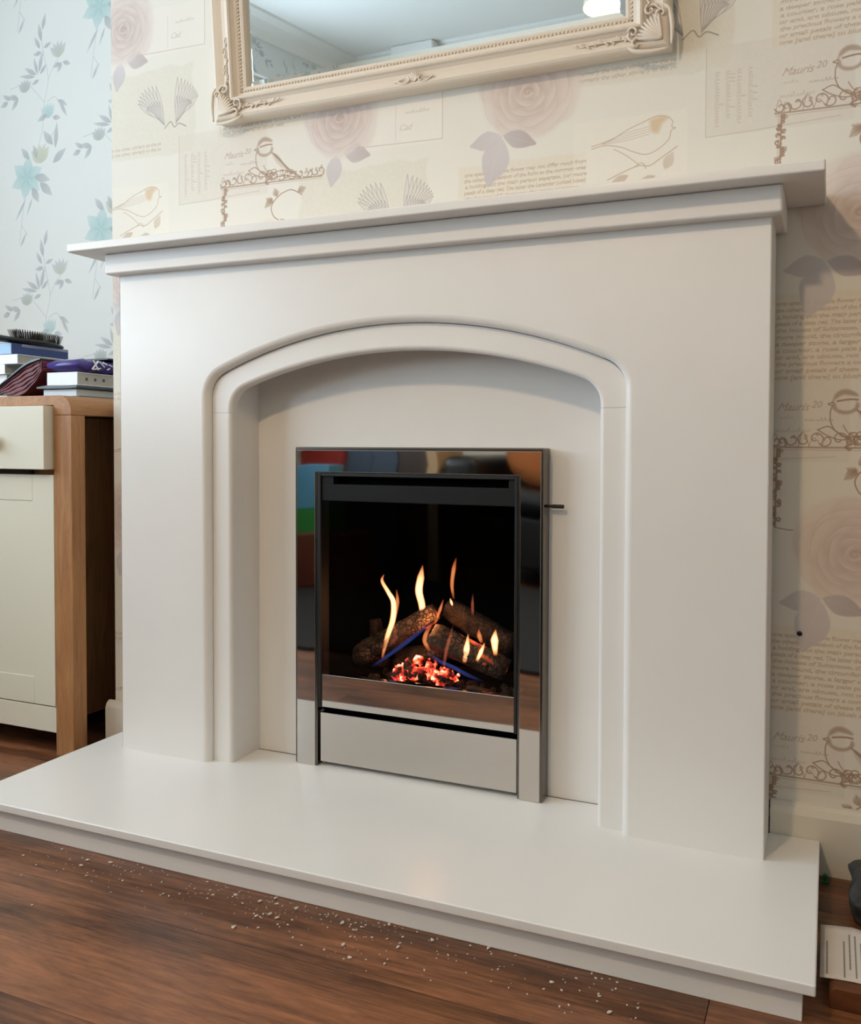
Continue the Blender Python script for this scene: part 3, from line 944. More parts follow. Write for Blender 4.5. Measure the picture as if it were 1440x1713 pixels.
def log_material(name, bark, ash, glow):
    m = bpy.data.materials.new(name)
    m.use_nodes = True
    nt = m.node_tree
    L = nt.links.new
    p = nt.nodes['Principled BSDF']
    p.inputs['Roughness'].default_value = 0.85
    tc = nt.nodes.new('ShaderNodeTexCoord')
    v = nt.nodes.new('ShaderNodeTexVoronoi'); v.feature = 'DISTANCE_TO_EDGE'; v.inputs['Scale'].default_value = 105; v.inputs['Randomness'].default_value = .7
    n = nt.nodes.new('ShaderNodeTexNoise'); n.inputs['Scale'].default_value = 30; n.inputs['Detail'].default_value = 6
    wn = nt.nodes.new('ShaderNodeTexNoise'); wn.inputs['Scale'].default_value = 60
    L(tc.outputs['Object'], wn.inputs['Vector'])
    wa = nt.nodes.new('ShaderNodeMixRGB'); wa.inputs[0].default_value = .012; wa.blend_type = 'ADD'
    L(tc.outputs['Object'], wa.inputs[1]); L(wn.outputs['Color'], wa.inputs[2])
    L(wa.outputs[0], v.inputs['Vector']); L(tc.outputs['Object'], n.inputs['Vector'])
    r = nt.nodes.new('ShaderNodeValToRGB')
    r.color_ramp.elements[0].position = .03; r.color_ramp.elements[0].color = (.012, .009, .008, 1)
    r.color_ramp.elements[1].position = .10; r.color_ramp.elements[1].color = lin(bark)
    e = r.color_ramp.elements.new(.16); e.color = lin(ash)
    L(v.outputs['Distance'], r.inputs[0])
    mx = nt.nodes.new('ShaderNodeMix'); mx.data_type = 'RGBA'; mx.inputs[7].default_value = lin(tuple(int(c * .45) for c in bark))
    r2_ = nt.nodes.new('ShaderNodeMapRange'); r2_.inputs[1].default_value = .42; r2_.inputs[2].default_value = .62
    L(n.outputs['Fac'], r2_.inputs[0]); L(r2_.outputs[0], mx.inputs[0]); L(r.outputs[0], mx.inputs[6])
    nm = nt.nodes.new('ShaderNodeTexNoise'); nm.inputs['Scale'].default_value = 16
    L(tc.outputs['Object'], nm.inputs['Vector'])
    rm = nt.nodes.new('ShaderNodeMapRange'); rm.inputs[1].default_value = .42; rm.inputs[2].default_value = .58
    L(nm.outputs['Fac'], rm.inputs[0])
    st = nt.nodes.new('ShaderNodeTexNoise'); st.inputs['Scale'].default_value = 70; st.inputs['Detail'].default_value = 8; st.inputs['Roughness'].default_value = .75
    L(tc.outputs['Object'], st.inputs['Vector'])
    rs = nt.nodes.new('ShaderNodeValToRGB')
    rs.color_ramp.elements[0].position = .38; rs.color_ramp.elements[0].color = lin(tuple(int(c * .3) for c in bark))
    rs.color_ramp.elements[1].position = .68; rs.color_ramp.elements[1].color = lin(ash)
    L(st.outputs['Fac'], rs.inputs[0])
    mm = nt.nodes.new('ShaderNodeMix'); mm.data_type = 'RGBA'
    L(rm.outputs[0], mm.inputs[0]); L(rs.outputs[0], mm.inputs[6]); L(mx.outputs[2], mm.inputs[7])
    L(mm.outputs[2], p.inputs['Base Color'])
    b = nt.nodes.new('ShaderNodeBump'); b.inputs['Distance'].default_value = .003; b.inputs['Strength'].default_value = .9
    L(v.outputs['Distance'], b.inputs['Height']); L(b.outputs[0], p.inputs['Normal'])
    if glow:
        g = nt.nodes.new('ShaderNodeTexNoise'); g.inputs['Scale'].default_value = 22
        L(tc.outputs['Object'], g.inputs['Vector'])
        gr = nt.nodes.new('ShaderNodeMapRange'); gr.inputs[1].default_value = .64; gr.inputs[2].default_value = .74; gr.inputs[4].default_value = glow
        L(g.outputs['Fac'], gr.inputs[0])
        p.inputs['Emission Color'].default_value = (1, .12, .04, 1)
        L(gr.outputs[0], p.inputs['Emission Strength'])
    return m
m_log = log_material('charred_ceramic_log', (66, 46, 38), (92, 70, 58), 0.0)
m_log_glow = log_material('glowing_ceramic_log', (84, 62, 52), (128, 100, 84), 1.5)
m_log_brown = log_material('brown_ceramic_log', (120, 76, 50), (96, 58, 38), 0.0)

def make_log(name, p0, p1, r0, r1, material, split=True, seed=1):
    rg = random.Random(seed)
    bm = bmesh.new()
    p0, p1 = Vector(p0), Vector(p1)
    d = (p1 - p0).normalized()
    ref = Vector((0, 0, 1)) if abs(d.z) < .85 else Vector((0, 1, 0))
    a = d.cross(ref).normalized(); b = a.cross(d).normalized()
    n, m = 16, 14
    rings = []
    for i in range(m + 1):
        t = i / m
        c = p0.lerp(p1, t)
        r = r0 + (r1 - r0) * t
        if i in (0, m): r *= .88
        ring = []
        for k in range(n):
            th = 2 * math.pi * k / n
            rr = r * (1 + .10 * math.sin(3 * th + seed) + .22 * noise.noise(Vector((math.cos(th) * 1.6 + seed, math.sin(th) * 1.6, t * 7))))
            if split and math.sin(th) > .35: rr *= .78      # flat split face on top
            ring.append(bm.verts.new(c + (a * math.cos(th) + b * math.sin(th)) * rr))
        rings.append(ring)
    for i in range(m):
        for k in range(n):
            bm.faces.new((rings[i][k], rings[i][(k + 1) % n], rings[i + 1][(k + 1) % n], rings[i + 1][k]))
    bm.faces.new(rings[0][::-1]); bm.faces.new(rings[-1])
    return from_bm(name, bm, material, fire, smooth=True)

make_log('log', (-.2005 + .008, .085, .232), (-.024, .105, .334), .026, .021, m_log_glow, True, 3)['label'] = 'front left log with charred crazed face'
make_log('log', (-.178, .135, .300), (-.165, .135, .205), .012, .020, m_log_brown, False, 5)['label'] = 'short upright brown log stub'
make_log('log', (-.012, .060, .300), (.134, .085, .238), .027, .026, m_log_glow, True, 8)['label'] = 'front right log with glowing patch'
make_log('log', (-.020, .150, .335), (.125, .150, .268), .022, .024, m_log, False, 12)['label'] = 'dark rear right log'
make_log('log', (-.12, .13, .220), (.02, .12, .262), .022, .020, m_log, False, 15)['label'] = 'dark log behind the embers'
make_log('log', (.082, .012, .214), (.130, .010, .212), .008, .007, m_log_brown, False, 21)['label'] = 'pale bark chip at the right front'
# tray and ember bed
tr_ = bmesh.new()
for k in range(150):
    x = random.uniform(-.17, .17); yy = random.uniform(-.015, .13)
    bmesh.ops.create_icosphere(tr_, subdivisions=1, radius=random.uniform(.004, .010), matrix=Matrix.Translation((x, yy, FZ0 + .004 + random.uniform(0, .006))) @ Matrix.Rotation(random.uniform(0, 3), 4, 'X'))
o = from_bm('coal_bed', tr_, m_log, fire)
o['kind'] = 'stuff'
em = bpy.data.materials.new('glowing_embers')
em.use_nodes = True
nt = em.node_tree
p = nt.nodes['Principled BSDF']; p.inputs['Base Color'].default_value = (.05, .03, .03, 1); p.inputs['Roughness'].default_value = .9
tc = nt.nodes.new('ShaderNodeTexCoord')
n = nt.nodes.new('ShaderNodeTexNoise'); n.inputs['Scale'].default_value = 42; n.inputs['Detail'].default_value = 4
nt.links.new(tc.outputs['Object'], n.inputs['Vector'])
cr = nt.nodes.new('ShaderNodeValToRGB')
els = cr.color_ramp.elements
els[0].position = .47; els[0].color = (0, 0, 0, 1)
els[1].position = .67; els[1].color = (1, .80, .60, 1)
e = els.new(.53); e.color = (.40, .015, .01, 1)
e = els.new(.60); e.color = (1, .16, .06, 1)
nt.links.new(n.outputs['Fac'], cr.inputs[0])
nt.links.new(cr.outputs[0], p.inputs['Emission Color'])
p.inputs['Emission Strength'].default_value = 3.0
eb = bmesh.new()
for k in range(90):
    u = random.uniform(-1, 1); w = random.uniform(-1, 1)
    x = -.024 + u * .066; yy = .045 + w * .022
    z = .214 + .030 * max(0, 1 - u * u) * random.uniform(.3, 1) + .008 * w
    bmesh.ops.create_icosphere(eb, subdivisions=1, radius=random.choice((.003, .004, .006, .0085, .011)),
        matrix=Matrix.Translation((x, yy, z)) @ Matrix.Rotation(random.uniform(0, 6), 4, 'Y') @ Matrix.Diagonal((1.2, .9, .75, 1)))
for v in eb.verts:
    v.co += Vector((random.uniform(-1, 1), random.uniform(-1, 1), random.uniform(-1, 1))) * .0028
o = from_bm('ember_bed', eb, em, fire)
o['kind'] = 'stuff'

def flame_mat(name, core, rim, strength):
    m = bpy.data.materials.new(name)
    m.use_nodes = True
    nt = m.node_tree
    L = nt.links.new
    nt.nodes.remove(nt.nodes['Principled BSDF'])
    uv = nt.nodes.new('ShaderNodeUVMap'); uv.uv_map = 'UVMap'
    sp = nt.nodes.new('ShaderNodeSeparateXYZ'); L(uv.outputs[0], sp.inputs[0])
    h = nt.nodes.new('ShaderNodeValToRGB')           # brightness along the flame
    h.color_ramp.elements[0].position = 0; h.color_ramp.elements[0].color = (.10, .10, .10, 1)
    h.color_ramp.elements[1].position = 1; h.color_ramp.elements[1].color = (.06, .06, .06, 1)
    for q, v in ((.22, .9), (.6, 1.0), (.85, .5)):
        e = h.color_ramp.elements.new(q); e.color = (v, v, v, 1)
    L(sp.outputs[1], h.inputs[0])
    lw = nt.nodes.new('ShaderNodeLayerWeight'); lw.inputs[0].default_value = .45
    inv = nt.nodes.new('ShaderNodeMath'); inv.operation = 'SUBTRACT'; inv.inputs[0].default_value = 1
    L(lw.outputs['Facing'], inv.inputs[1])
    pw = nt.nodes.new('ShaderNodeMath'); pw.operation = 'POWER'; pw.inputs[1].default_value = 1.6
    L(inv.outputs[0], pw.inputs[0])
    mu = nt.nodes.new('ShaderNodeMath'); mu.operation = 'MULTIPLY'
    L(pw.outputs[0], mu.inputs[0]); L(h.outputs[0], mu.inputs[1])
    cx_ = nt.nodes.new('ShaderNodeMix'); cx_.data_type = 'RGBA'
    cx_.inputs[6].default_value = rim; cx_.inputs[7].default_value = core
    L(mu.outputs[0], cx_.inputs[0])
    ms = nt.nodes.new('ShaderNodeMath'); ms.operation = 'MULTIPLY'; ms.inputs[1].default_value = strength
    L(mu.outputs[0], ms.inputs[0])
    e = nt.nodes.new('ShaderNodeEmission'); L(cx_.outputs[2], e.inputs[0]); L(ms.outputs[0], e.inputs[1])
    t = nt.nodes.new('ShaderNodeBsdfTransparent')
    ad = nt.nodes.new('ShaderNodeAddShader'); L(e.outputs[0], ad.inputs[0]); L(t.outputs[0], ad.inputs[1])
    L(ad.outputs[0], nt.nodes['Material Output'].inputs[0])
    return m
fl_bright = flame_mat('bright_flame', (1, .70, .34, 1), (1, .24, .05, 1), 1.7)
fl_mid = flame_mat('orange_flame', (1, .34, .12, 1), (.9, .14, .03, 1), .55)
fl_dim = flame_mat('faint_flame', (.9, .24, .12, 1), (.7, .10, .05, 1), .20)
fl_blue = flame_mat('blue_flame', (.14, .20, .80, 1), (.03, .06, .45, 1), .15)
def flame(pts, y, radii, material, label=None, squash=(1, .6)):
    bm = bmesh.new()
    uv = bm.loops.layers.uv.new('UVMap')
    path = catmull([(a, y, b) for a, b in pts], 7)
    n = len(path)
    rr = np.interp(np.linspace(0, 1, n), np.linspace(0, 1, len(radii)), radii)
    bm_tube(bm, path, rr, 10, squash, True, uv)
    o = from_bm('flame', bm, material, fire, smooth=True)
    if label:
        o['label'] = label
    return o
flame([(-.1257, .2396), (-.1146, .2816), (-.1022, .3173), (-.1009, .3519), (-.1120, .3709), (-.1260, .3922), (-.1218, .4061)], .07, [.0025, .0055, .0065, .0060, .0048, .0038, .0008], fl_bright)
flame([(-.1086, .308), (-.1025, .3485), (-.1045, .3745)], .09, [.002, .0045, .001], fl_mid)
flame([(-.1131, .2633), (-.0973, .2846), (-.1035, .3063)], .075, [.003, .007, .002], fl_dim)
flame([(-.0513, .3058), (-.0528, .343), (-.0597, .3722), (-.0557, .3998), (-.0514, .4248)], .10, [.0045, .0078, .0086, .0080, .0008], fl_bright)
flame([(.0027, .3556), (-.0014, .384), (.0025, .4166), (.0078, .4392)], .13, [.002, .0042, .0048, .001], fl_mid)
flame([(-.0208, .3103), (-.0088, .3406), (-.0016, .3619)], .09, [.002, .0036, .001], fl_mid)
flame([(.0134, .3479), (.0107, .355), (.008, .3634)], .10, [.0015, .003, .0008], fl_bright)
flame([(.0481, .3274), (.0472, .3494), (.0479, .3715)], .12, [.003, .0035, .001], fl_dim)
flame([(.062, .2542), (.067, .2809), (.070, .3097)], .045, [.004, .0068, .001], fl_bright)
flame([(.0871, .259), (.0958, .2775), (.1035, .2959)], .045, [.003, .0045, .001], fl_bright)
flame([(.0794, .2826), (.0742, .2965), (.0728, .3108)], .09, [.003, .0055, .001], fl_mid)
flame([(.119, .2695), (.1171, .2979), (.1192, .319)], .06, [.004, .0085, .001], fl_bright)
flame([(.0232, .2384), (.0296, .2751), (.0373, .3021), (.0437, .3254)], .035, [.003, .004, .0035, .001], fl_dim)
flame([(-.0092, .2688), (-.0198, .2871), (-.0159, .3044), (-.0041, .3198)], .045, [.003, .0055, .0045, .002], fl_mid)
flame([(-.1412, .223), (-.1092, .2459), (-.0709, .274), (-.0359, .3015), (-.008, .3243)], .055, [.0025, .0042, .0048, .0045, .002], fl_blue, 'low blue gas flame under the left log')
flame([(-.0058, .2713), (.0191, .2565), (.0449, .2488), (.0756, .2366), (.1095, .2273)], .028, [.002, .004, .0042, .0045, .002], fl_blue, 'low blue gas flame under the right log')
pl = bpy.data.lights.new('fire_glow', 'POINT'); pl.energy = .35; pl.color = (1, .42, .14); pl.shadow_soft_size = .02
po = bpy.data.objects.new('fire_glow', pl); COL.objects.link(po); po.location = (-.02, .055, .33)
po.parent = fire; po.matrix_parent_inverse = Matrix.Translation(-Vector(fire['world_loc']))

# ------------------------------------------------------------------ mirror over the mantel
MX0, MX1, MZ0, MZ1 = -0.4470, 0.4470, 1.3020, 1.9620
mir = thing('wall_mirror', (0, 0, MZ0), 'wall mirror in a moulded cream frame with beaded edge and scrolled corners above the mantel', 'mirror')
prof = [(0, 0), (0, .024), (.002, .030), (.005, .033), (.010, .035), (.018, .0325), (.026, .029), (.034, .0295), (.040, .033), (.043, .0365),
        (.046, .0375), (.049, .0355), (.050, .031), (.054, .027), (.059, .0255), (.0605, .0235), (.064, .0225), (.0655, .0235), (.068, .0240), (.0725, .0225), (.0735, .012), (.0735, .0)]
mf = bmesh.new()
rings = []
for t, h in prof:
    tz = t * .84
    rings.append([mf.verts.new(v) for v in ((MX0 + t, -h, MZ0 + tz), (MX1 - t, -h, MZ0 + tz), (MX1 - t, -h, MZ1 - tz), (MX0 + t, -h, MZ1 - tz))])
for a, b in zip(rings, rings[1:]):
    for k in range(4):
        mf.faces.new((a[k], a[(k + 1) % 4], b[(k + 1) % 4], b[k]))
from_bm('mirror_frame', mf, m_frame_cream, mir)
# beaded moulding, one bead strip
bd = bmesh.new()
def beads(x0, z0, x1, z1):
    L = math.hypot(x1 - x0, z1 - z0); n = int(L / .0068)
    for k in range(n + 1):
        t = k / n
        bmesh.ops.create_icosphere(bd, subdivisions=1, radius=.0026, matrix=Matrix.Translation((x0 + (x1 - x0) * t, -.0240, z0 + (z1 - z0) * t)))
q = .0622
beads(MX0 + q, MZ0 + q * .84, MX1 - q, MZ0 + q * .84); beads(MX0 + q, MZ1 - q * .84, MX1 - q, MZ1 - q * .84)
beads(MX0 + q, MZ0 + q * .84, MX0 + q, MZ1 - q * .84); beads(MX1 - q, MZ0 + q * .84, MX1 - q, MZ1 - q * .84)
o = from_bm('bead_moulding', bd, m_frame_cream, mir, smooth=True); o['kind'] = 'stuff'
# bevelled glass
gx0, gx1, gz0, gz1 = MX0 + .0735, MX1 - .0735, MZ0 + .0735 * .84, MZ1 - .0735 * .84
gb = bmesh.new()
B_ = .0105
ring0 = [gb.verts.new(v) for v in ((gx0, -.0135, gz0), (gx1, -.0135, gz0), (gx1, -.0135, gz1), (gx0, -.0135, gz1))]
ring1 = [gb.verts.new(v) for v in ((gx0 + B_, -.0150, gz0 + B_), (gx1 - B_, -.0150, gz0 + B_), (gx1 - B_, -.0150, gz1 - B_), (gx0 + B_, -.0150, gz1 - B_))]
rb = [gb.verts.new((v.co.x, -.010, v.co.z)) for v in ring0]
for k in range(4):
    gb.faces.new((ring0[k], ring0[(k + 1) % 4], ring1[(k + 1) % 4], ring1[k]))
    gb.faces.new((ring0[(k + 1) % 4], ring0[k], rb[k], rb[(k + 1) % 4]))
gb.faces.new(ring1); gb.faces.new(rb[::-1])
from_bm('mirror_glass', gb, m_mirror, mir)
# scrolled corner and centre ornaments
def ornament(kind, cx, cz, fx, fz, seed):
    rg = random.Random(seed)
    bm = bmesh.new()
    def P(u, v, h):
        return (cx + fx * u, -h, cz + fz * v)
    def curl(u, v, r, st, turns, w, h=.036, sgn=1):
        pts, rad = [], []
        for k in range(14):
            t = k / 13
            a = st + sgn * turns * 2 * math.pi * t
            rr = r * (1 - .78 * t)
            pts.append(P(u + rr * math.cos(a), v + rr * math.sin(a), h + .002 * math.sin(t * 3)))
            rad.append(w * (1 - .45 * t))
        bm_tube(bm, pts, rad, 6)
    def sweep(pts, w, h=.036):
        pp = catmull([(a, b, 0) for a, b in pts], 5)
        n = len(pp)
        bm_tube(bm, [P(a[0], a[1], h) for a in pp], [w * (.35 + .65 * math.sin(math.pi * (k + .5) / n)) for k in range(n)], 6)
    if kind == 'corner':
        # shell with ribs
        for k in range(9):
            a = math.radians(8 + 74 * k / 8)
            sweep([(.012, .012), (.012 + .022 * math.cos(a), .012 + .022 * math.sin(a)), (.012 + .040 * math.cos(a), .012 + .040 * math.sin(a))], .0036, .0365)
        bmesh.ops.create_icosphere(bm, subdivisions=2, radius=.016, matrix=Matrix.Translation(P(.026, .022, .030)) @ Matrix.Diagonal((1.15, .55, 1, 1)))
        curl(.012, .050, .010, -1.2, .9, .0026); curl(.052, .010, .010, 2.6, .9, .0026, sgn=-1)
        curl(.058, .028, .009, .2, 1.0, .0024); curl(.030, .058, .009, 1.4, 1.0, .0024, sgn=-1)
        sweep([(-.003, .002), (-.004, .03), (.0, .055), (.010, .066)], .0040, .033); sweep([(.002, -.003), (.03, -.004), (.055, .0), (.068, .008)], .0040, .033)
        for (du, dv) in ((1, 0), (0, 1)):
            for k in range(9):                       # trailing sprig of buds
                t = .070 + .010 * k
                off = .020 + .004 * math.sin(k * 1.9)
                u, v = (t, off) if du else (off + .012, t)
                bmesh.ops.create_icosphere(bm, subdivisions=1, radius=.0036 - .00022 * k, matrix=Matrix.Translation(P(u, v, .0325)))
                sweep([(u, v), (u + (.006 if du else .004), v + (.004 if du else .006))], .0016, .034)
            sweep([(.05, .020), (.09, .022), (.15, .021)] if du else [(.030, .05), (.034, .09), (.033, .15)], .0019, .0325)
            sweep([(.055, .012), (.066, .022), (.062, .034)] if du else [(.012, .055), (.024, .066), (.036, .062)], .0026, .035)
    else:
        for k in range(7):
            a = math.radians(20 + 140 * k / 6)
            sweep([(0, -.004), (.007 * math.cos(a), .007 * math.sin(a)), (.013 * math.cos(a), .013 * math.sin(a))], .0022, .0345)
        for s in (-1, 1):
            curl(s * .014, .0, .006, 1.5, .9, .0018, .0345, s)
            sweep([(s * .008, -.003), (s * .022, -.005), (s * .038, .002)], .0022, .0342)
            sweep([(s * .018, .004), (s * .028, .002), (s * .04, -.001)], .0015, .0342)
    return from_bm('corner_scroll' if kind == 'corner' else 'centre_scroll', bm, m_frame_cream, mir, smooth=True)
ornament('corner', MX0, MZ0, 1, 1, 1); ornament('corner', MX1, MZ0, -1, 1, 2)
ornament('corner', MX0, MZ1, 1, -1, 3); ornament('corner', MX1, MZ1, -1, -1, 4)
mir.rotation_euler.x = math.radians(4.5)            # hangs slightly forward at the top
ornament('centre', -.005, MZ0 + .016, 1, 1, 5); ornament('centre', -.005, MZ1 - .016, 1, -1, 6)

# ------------------------------------------------------------------ sideboard in the alcove
SX0, SX1, SY0, SY1, SZ = -1.80, -0.772, -0.090, 0.325, 0.7635
sb = thing('sideboard', (-1.28, .1, 0), 'cream painted sideboard with a rounded oak frame standing in the left alcove', 'sideboard')
R_, T_ = .034, .021
# top with rounded shoulder: profile in x-z swept along y
top = [(SX0, SZ - .035), (SX0, SZ - R_)]
for k in range(1, 9):
    a = math.pi - math.pi / 2 * k / 8
    top.append((SX0 + R_ + R_ * math.cos(a), SZ - R_ + R_ * math.sin(a)))
for k in range(0, 9):
    a = math.pi / 2 - math.pi / 2 * k / 8
    top.append((SX1 - R_ + R_ * math.cos(a), SZ - R_ + R_ * math.sin(a)))
top += [(SX1, SZ - .042), (SX1 - .050, SZ - .042), (SX1 - .050, SZ - T_), (SX0 + .050, SZ - T_), (SX0 + .050, SZ - .042), (SX0, SZ - .042)]
prism('oak_top', top[1:], SY0, SY1, m_oak_x, sb, bevel=0.0015, angle=50)
for x0, x1 in ((SX0, SX0 + .050), (SX1 - .050, SX1)):
    for y0, y1 in ((SY0, SY0 + .036), (SY1 - .045, SY1)):
        box('leg', x0, x1, y0, y1, 0, SZ - .0423, m_oak, sb, bevel=0.0015)
box('side_panel', SX1 - .150, SX1 - .132, SY0 + .036, SY1 - .045, .03, SZ - .0423, m_oak, sb)
box('side_panel', SX0 + .016, SX0 + .034, SY0 + .036, SY1 - .045, .03, SZ - .0423, m_oak, sb)
box('back_board', SX0 + .05, SX1 - .05, SY1 - .012, SY1, .05, SZ - .0423, m_oak, sb)
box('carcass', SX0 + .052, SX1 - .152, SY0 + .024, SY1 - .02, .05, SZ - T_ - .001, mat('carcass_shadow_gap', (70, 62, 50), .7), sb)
DX0, DX1 = SX0 + .054, SX1 - .0535
mid = (DX0 + DX1) / 2
for k, (a, b) in enumerate(((DX0, mid - .0015), (mid + .0015, DX1))):
    dr = box('drawer', a, b, SY0 - (.022 if k else .0), SY0 + .02, .6075, SZ - T_ - .0015, m_cupboard, sb, bevel=0.0015)
    kb = bmesh.new()
    cx_ = (a + b) / 2
    bm_lathe(kb, [(.006, SY0 - (.022 if k else 0)), (.006, SY0 - (.034 if k else .012)), (.014, SY0 - (.038 if k else .016)), (.016, SY0 - (.044 if k else .022)), (.012, SY0 - (.049 if k else .027)), (.004, SY0 - (.051 if k else .029))], (cx_ + (.085 if k else -.085), 0, .668), 'y', 18)
    ko = from_bm('knob', kb, m_oak, sb, smooth=True)
    ko.parent = dr; ko.matrix_parent_inverse = Matrix.Identity(4); ko.matrix_parent_inverse = Matrix.Identity(4)
    # shaker door: frame bars around a recessed panel
    db = bmesh.new()
    z0, z1 = .1025, .5955
    bw = .062
    for x0, x1, c, d in ((a, a + bw, z0, z1), (b - bw, b, z0, z1), (a + bw, b - bw, z0, z0 + bw - .004), (a + bw, b - bw, z1 - bw + .006, z1)):
        bm_box(db, x0, x1, SY0 + .002, SY0 + .02, c, d)
    bm_box(db, a + bw - .002, b - bw + .002, SY0 + .0035, SY0 + .016, z0 + bw - .006, z1 - bw + .008)
    do = from_bm('door', db, m_cupboard, sb, bevel=0.0008, segs=1)
    kb = bmesh.new()
    bm_lathe(kb, [(.006, SY0 + .002), (.006, SY0 - .010), (.014, SY0 - .014), (.016, SY0 - .020), (.012, SY0 - .025), (.004, SY0 - .027)], ((a + .04) if k else (b - .04), 0, .42), 'y', 18)
    ko = from_bm('knob', kb, m_oak, sb, smooth=True)
    ko.parent = do; ko.matrix_parent_inverse = Matrix.Identity(4)
box('plinth_rail', SX0 + .052, SX1 - .052, SY0 + .003, SY0 + .02, .046, .0995, m_cupboard, sb, bevel=0.001)

# ---- things lying on the sideboard
m_page = mat('white_pages', (236, 234, 228), .7, bump=(300, .1))
m_page_g = mat('grey_pages', (190, 184, 176), .8, bump=(400, .2))
m_navy = mat('navy_card', (44, 66, 122), .4)
m_blue = mat('sky_card', (150, 190, 226), .4)
m_white_card = mat('white_card', (240, 242, 244), .4)
m_dgrey = mat('dark_grey_card', (74, 80, 86), .4)
m_purple = mat('purple_foil', (58, 44, 128), .32, spec=.6)
m_teal = mat('dark_teal_cover', (28, 58, 66), .3)
m_maroon = mat('maroon_pages', (104, 32, 42), .5)
m_pink = mat('pink_pages', (150, 84, 90), .5)
m_plastic = mat('black_plastic', (22, 22, 24), .35)
ST = SZ
def book(name, label, x0, x1, y0, y1, z0, z1, cover, pages, rot=0.0, spine='x1', inset=.004, ct=.002):
    """closed paperback lying flat: two covers, a spine on the front end, a page block"""
    t = thing(name, ((x0 + x1) / 2, (y0 + y1) / 2, z0), label, 'book', 'books piled on the sideboard')
    bm = bmesh.new()
    bm_box(bm, x0, x1, y0, y1, z0, z0 + ct); bm_box(bm, x0, x1, y0, y1, z1 - ct, z1)
    bm_box(bm, x0, x1, y0, y0 + ct, z0 + ct, z1 - ct)
    c = from_bm('cover', bm, cover, t)
    p = box('page_block', x0 + inset, x1 - inset * .4, y0 + ct, y1 - inset, z0 + ct, z1 - ct, pages, t)
    if rot:
        t.rotation_euler.z = rot
    return t
# left pile, from the bottom
book('book', 'thick white book at the bottom of the left pile, behind the bent magazine', -1.34, -1.160, .075, .27, ST, .829, m_white_card, m_page_g)
book('book', 'pale book third down in the left pile, under the white paperback', -1.32, -1.148, .060, .25, .8295, .8525, m_white_card, m_page_g)
book('book', 'white paperback directly under the blue box', -1.30, -1.106, .060, .25, .853, .8755, m_white_card, m_page_g)
bx = thing('gift_box', (-1.2, .15, .876), 'flat navy and pale blue box under the hairbrush', 'box')
box('box_base', -1.29, -1.127, .062, .228, .876, .9035, m_navy, bx, bevel=.001)
box('front_label', -1.288, -1.1275, .0605, .0622, .877, .9025, m_blue, bx)
box('lid_band', -1.1272, -1.1262, .09, .226, .8965, .9032, mat('lilac_print', (146, 148, 176), .5), bx)
# hairbrush
br = thing('hairbrush', (-1.14, .13, .9035), 'black cushion hairbrush with bristles up, on top of the blue box', 'hairbrush')
hb = bmesh.new()
prof_ = [(-.11, .006, .006), (-.10, .010, .008), (-.04, .011, .009), (.0, .010, .008), (.025, .014, .007), (.05, .026, .0075), (.09, .032, .008), (.13, .028, .0075), (.155, .016, .006), (.168, .006, .004), (.17, .002, .002)]
rr = []
for yy, w, h in prof_:
    rr.append([hb.verts.new((-1.142 + w * math.cos(2 * math.pi * k / 16), .055 + yy, .9115 + h * math.sin(2 * math.pi * k / 16) - (.02 * (yy - .05) if yy > .05 else -.06 * (.05 - yy) * .35))) for k in range(16)])
for a, b in zip(rr, rr[1:]):
    for k in range(16):
        hb.faces.new((a[k], a[(k + 1) % 16], b[(k + 1) % 16], b[k]))
hb.faces.new(rr[0][::-1]); hb.faces.new(rr[-1])
from_bm('brush_body', hb, m_plastic, br, smooth=True)
bs = bmesh.new()
for i in range(24):
    for j in range(7):
        yy = .028 + .124 * i / 23
        w = .027 * math.sin(math.pi * min(1, max(0.12, (yy - .005) / .165)))
        x = -1.142 + w * (j - 3) / 3
        zb = .917 - .02 * (yy - .05)
        ln = .021
        dx, dy = (j - 3) * .0012, (i - 12) * .0006
        bm_tube(bs, [(x, .055 + yy, zb), (x + dx, .055 + yy + dy, zb + ln)], [.0010, .0008], 4)
o = from_bm('bristles', bs, m_plastic, br); o['kind'] = 'stuff'
# bent magazine leaning between the piles
mg = thing('magazine', (-1.03, .07, ST), 'bent magazine with dark teal cover and fanned maroon and pink pages', 'magazine')
tp = catmull([(-1.150, .778), (-1.085, .815), (-1.030, .846), (-.995, .856), (-.982, .8565)], 6)
bt = catmull([(-1.135, .7665), (-1.100, .7670), (-1.060, .771), (-1.015, .795), (-.984, .828)], 6)
def sheet(name, s0, s1, y0, y1, material, wav=0.0):
    bm = bmesh.new()
    rows_ = []
    n = len(tp)
    for i in range(n):
        lo = np.array(bt[i]) * (1 - s0) + np.array(tp[i]) * s0
        hi = np.array(bt[i]) * (1 - s1) + np.array(tp[i]) * s1
        wv = wav * math.sin(i * 1.15 + s0 * 9)
        rows_.append([bm.verts.new((lo[0], y0, lo[1] + wv)), bm.verts.new((hi[0], y0, hi[1] + wv)), bm.verts.new((hi[0], y1, hi[1] + wv)), bm.verts.new((lo[0], y1, lo[1] + wv))])
    for a, b in zip(rows_, rows_[1:]):
        for k in range(4):
            bm.faces.new((a[k], a[(k + 1) % 4], b[(k + 1) % 4], b[k]))
    bm.faces.new(rows_[0][::-1]); bm.faces.new(rows_[-1])
    return from_bm(name, bm, material, mg)
NL = 11
for k in range(NL):
    s0, s1 = k / NL * .93, (k + .98) / NL * .93
    d = .0035 if k % 2 else 0
    sheet('page_bundle', s0, s1, .022 + d, .16, m_pink if k % 2 else m_maroon, .0012)
sheet('cover', .93, 1.0, .016, .162, m_teal)
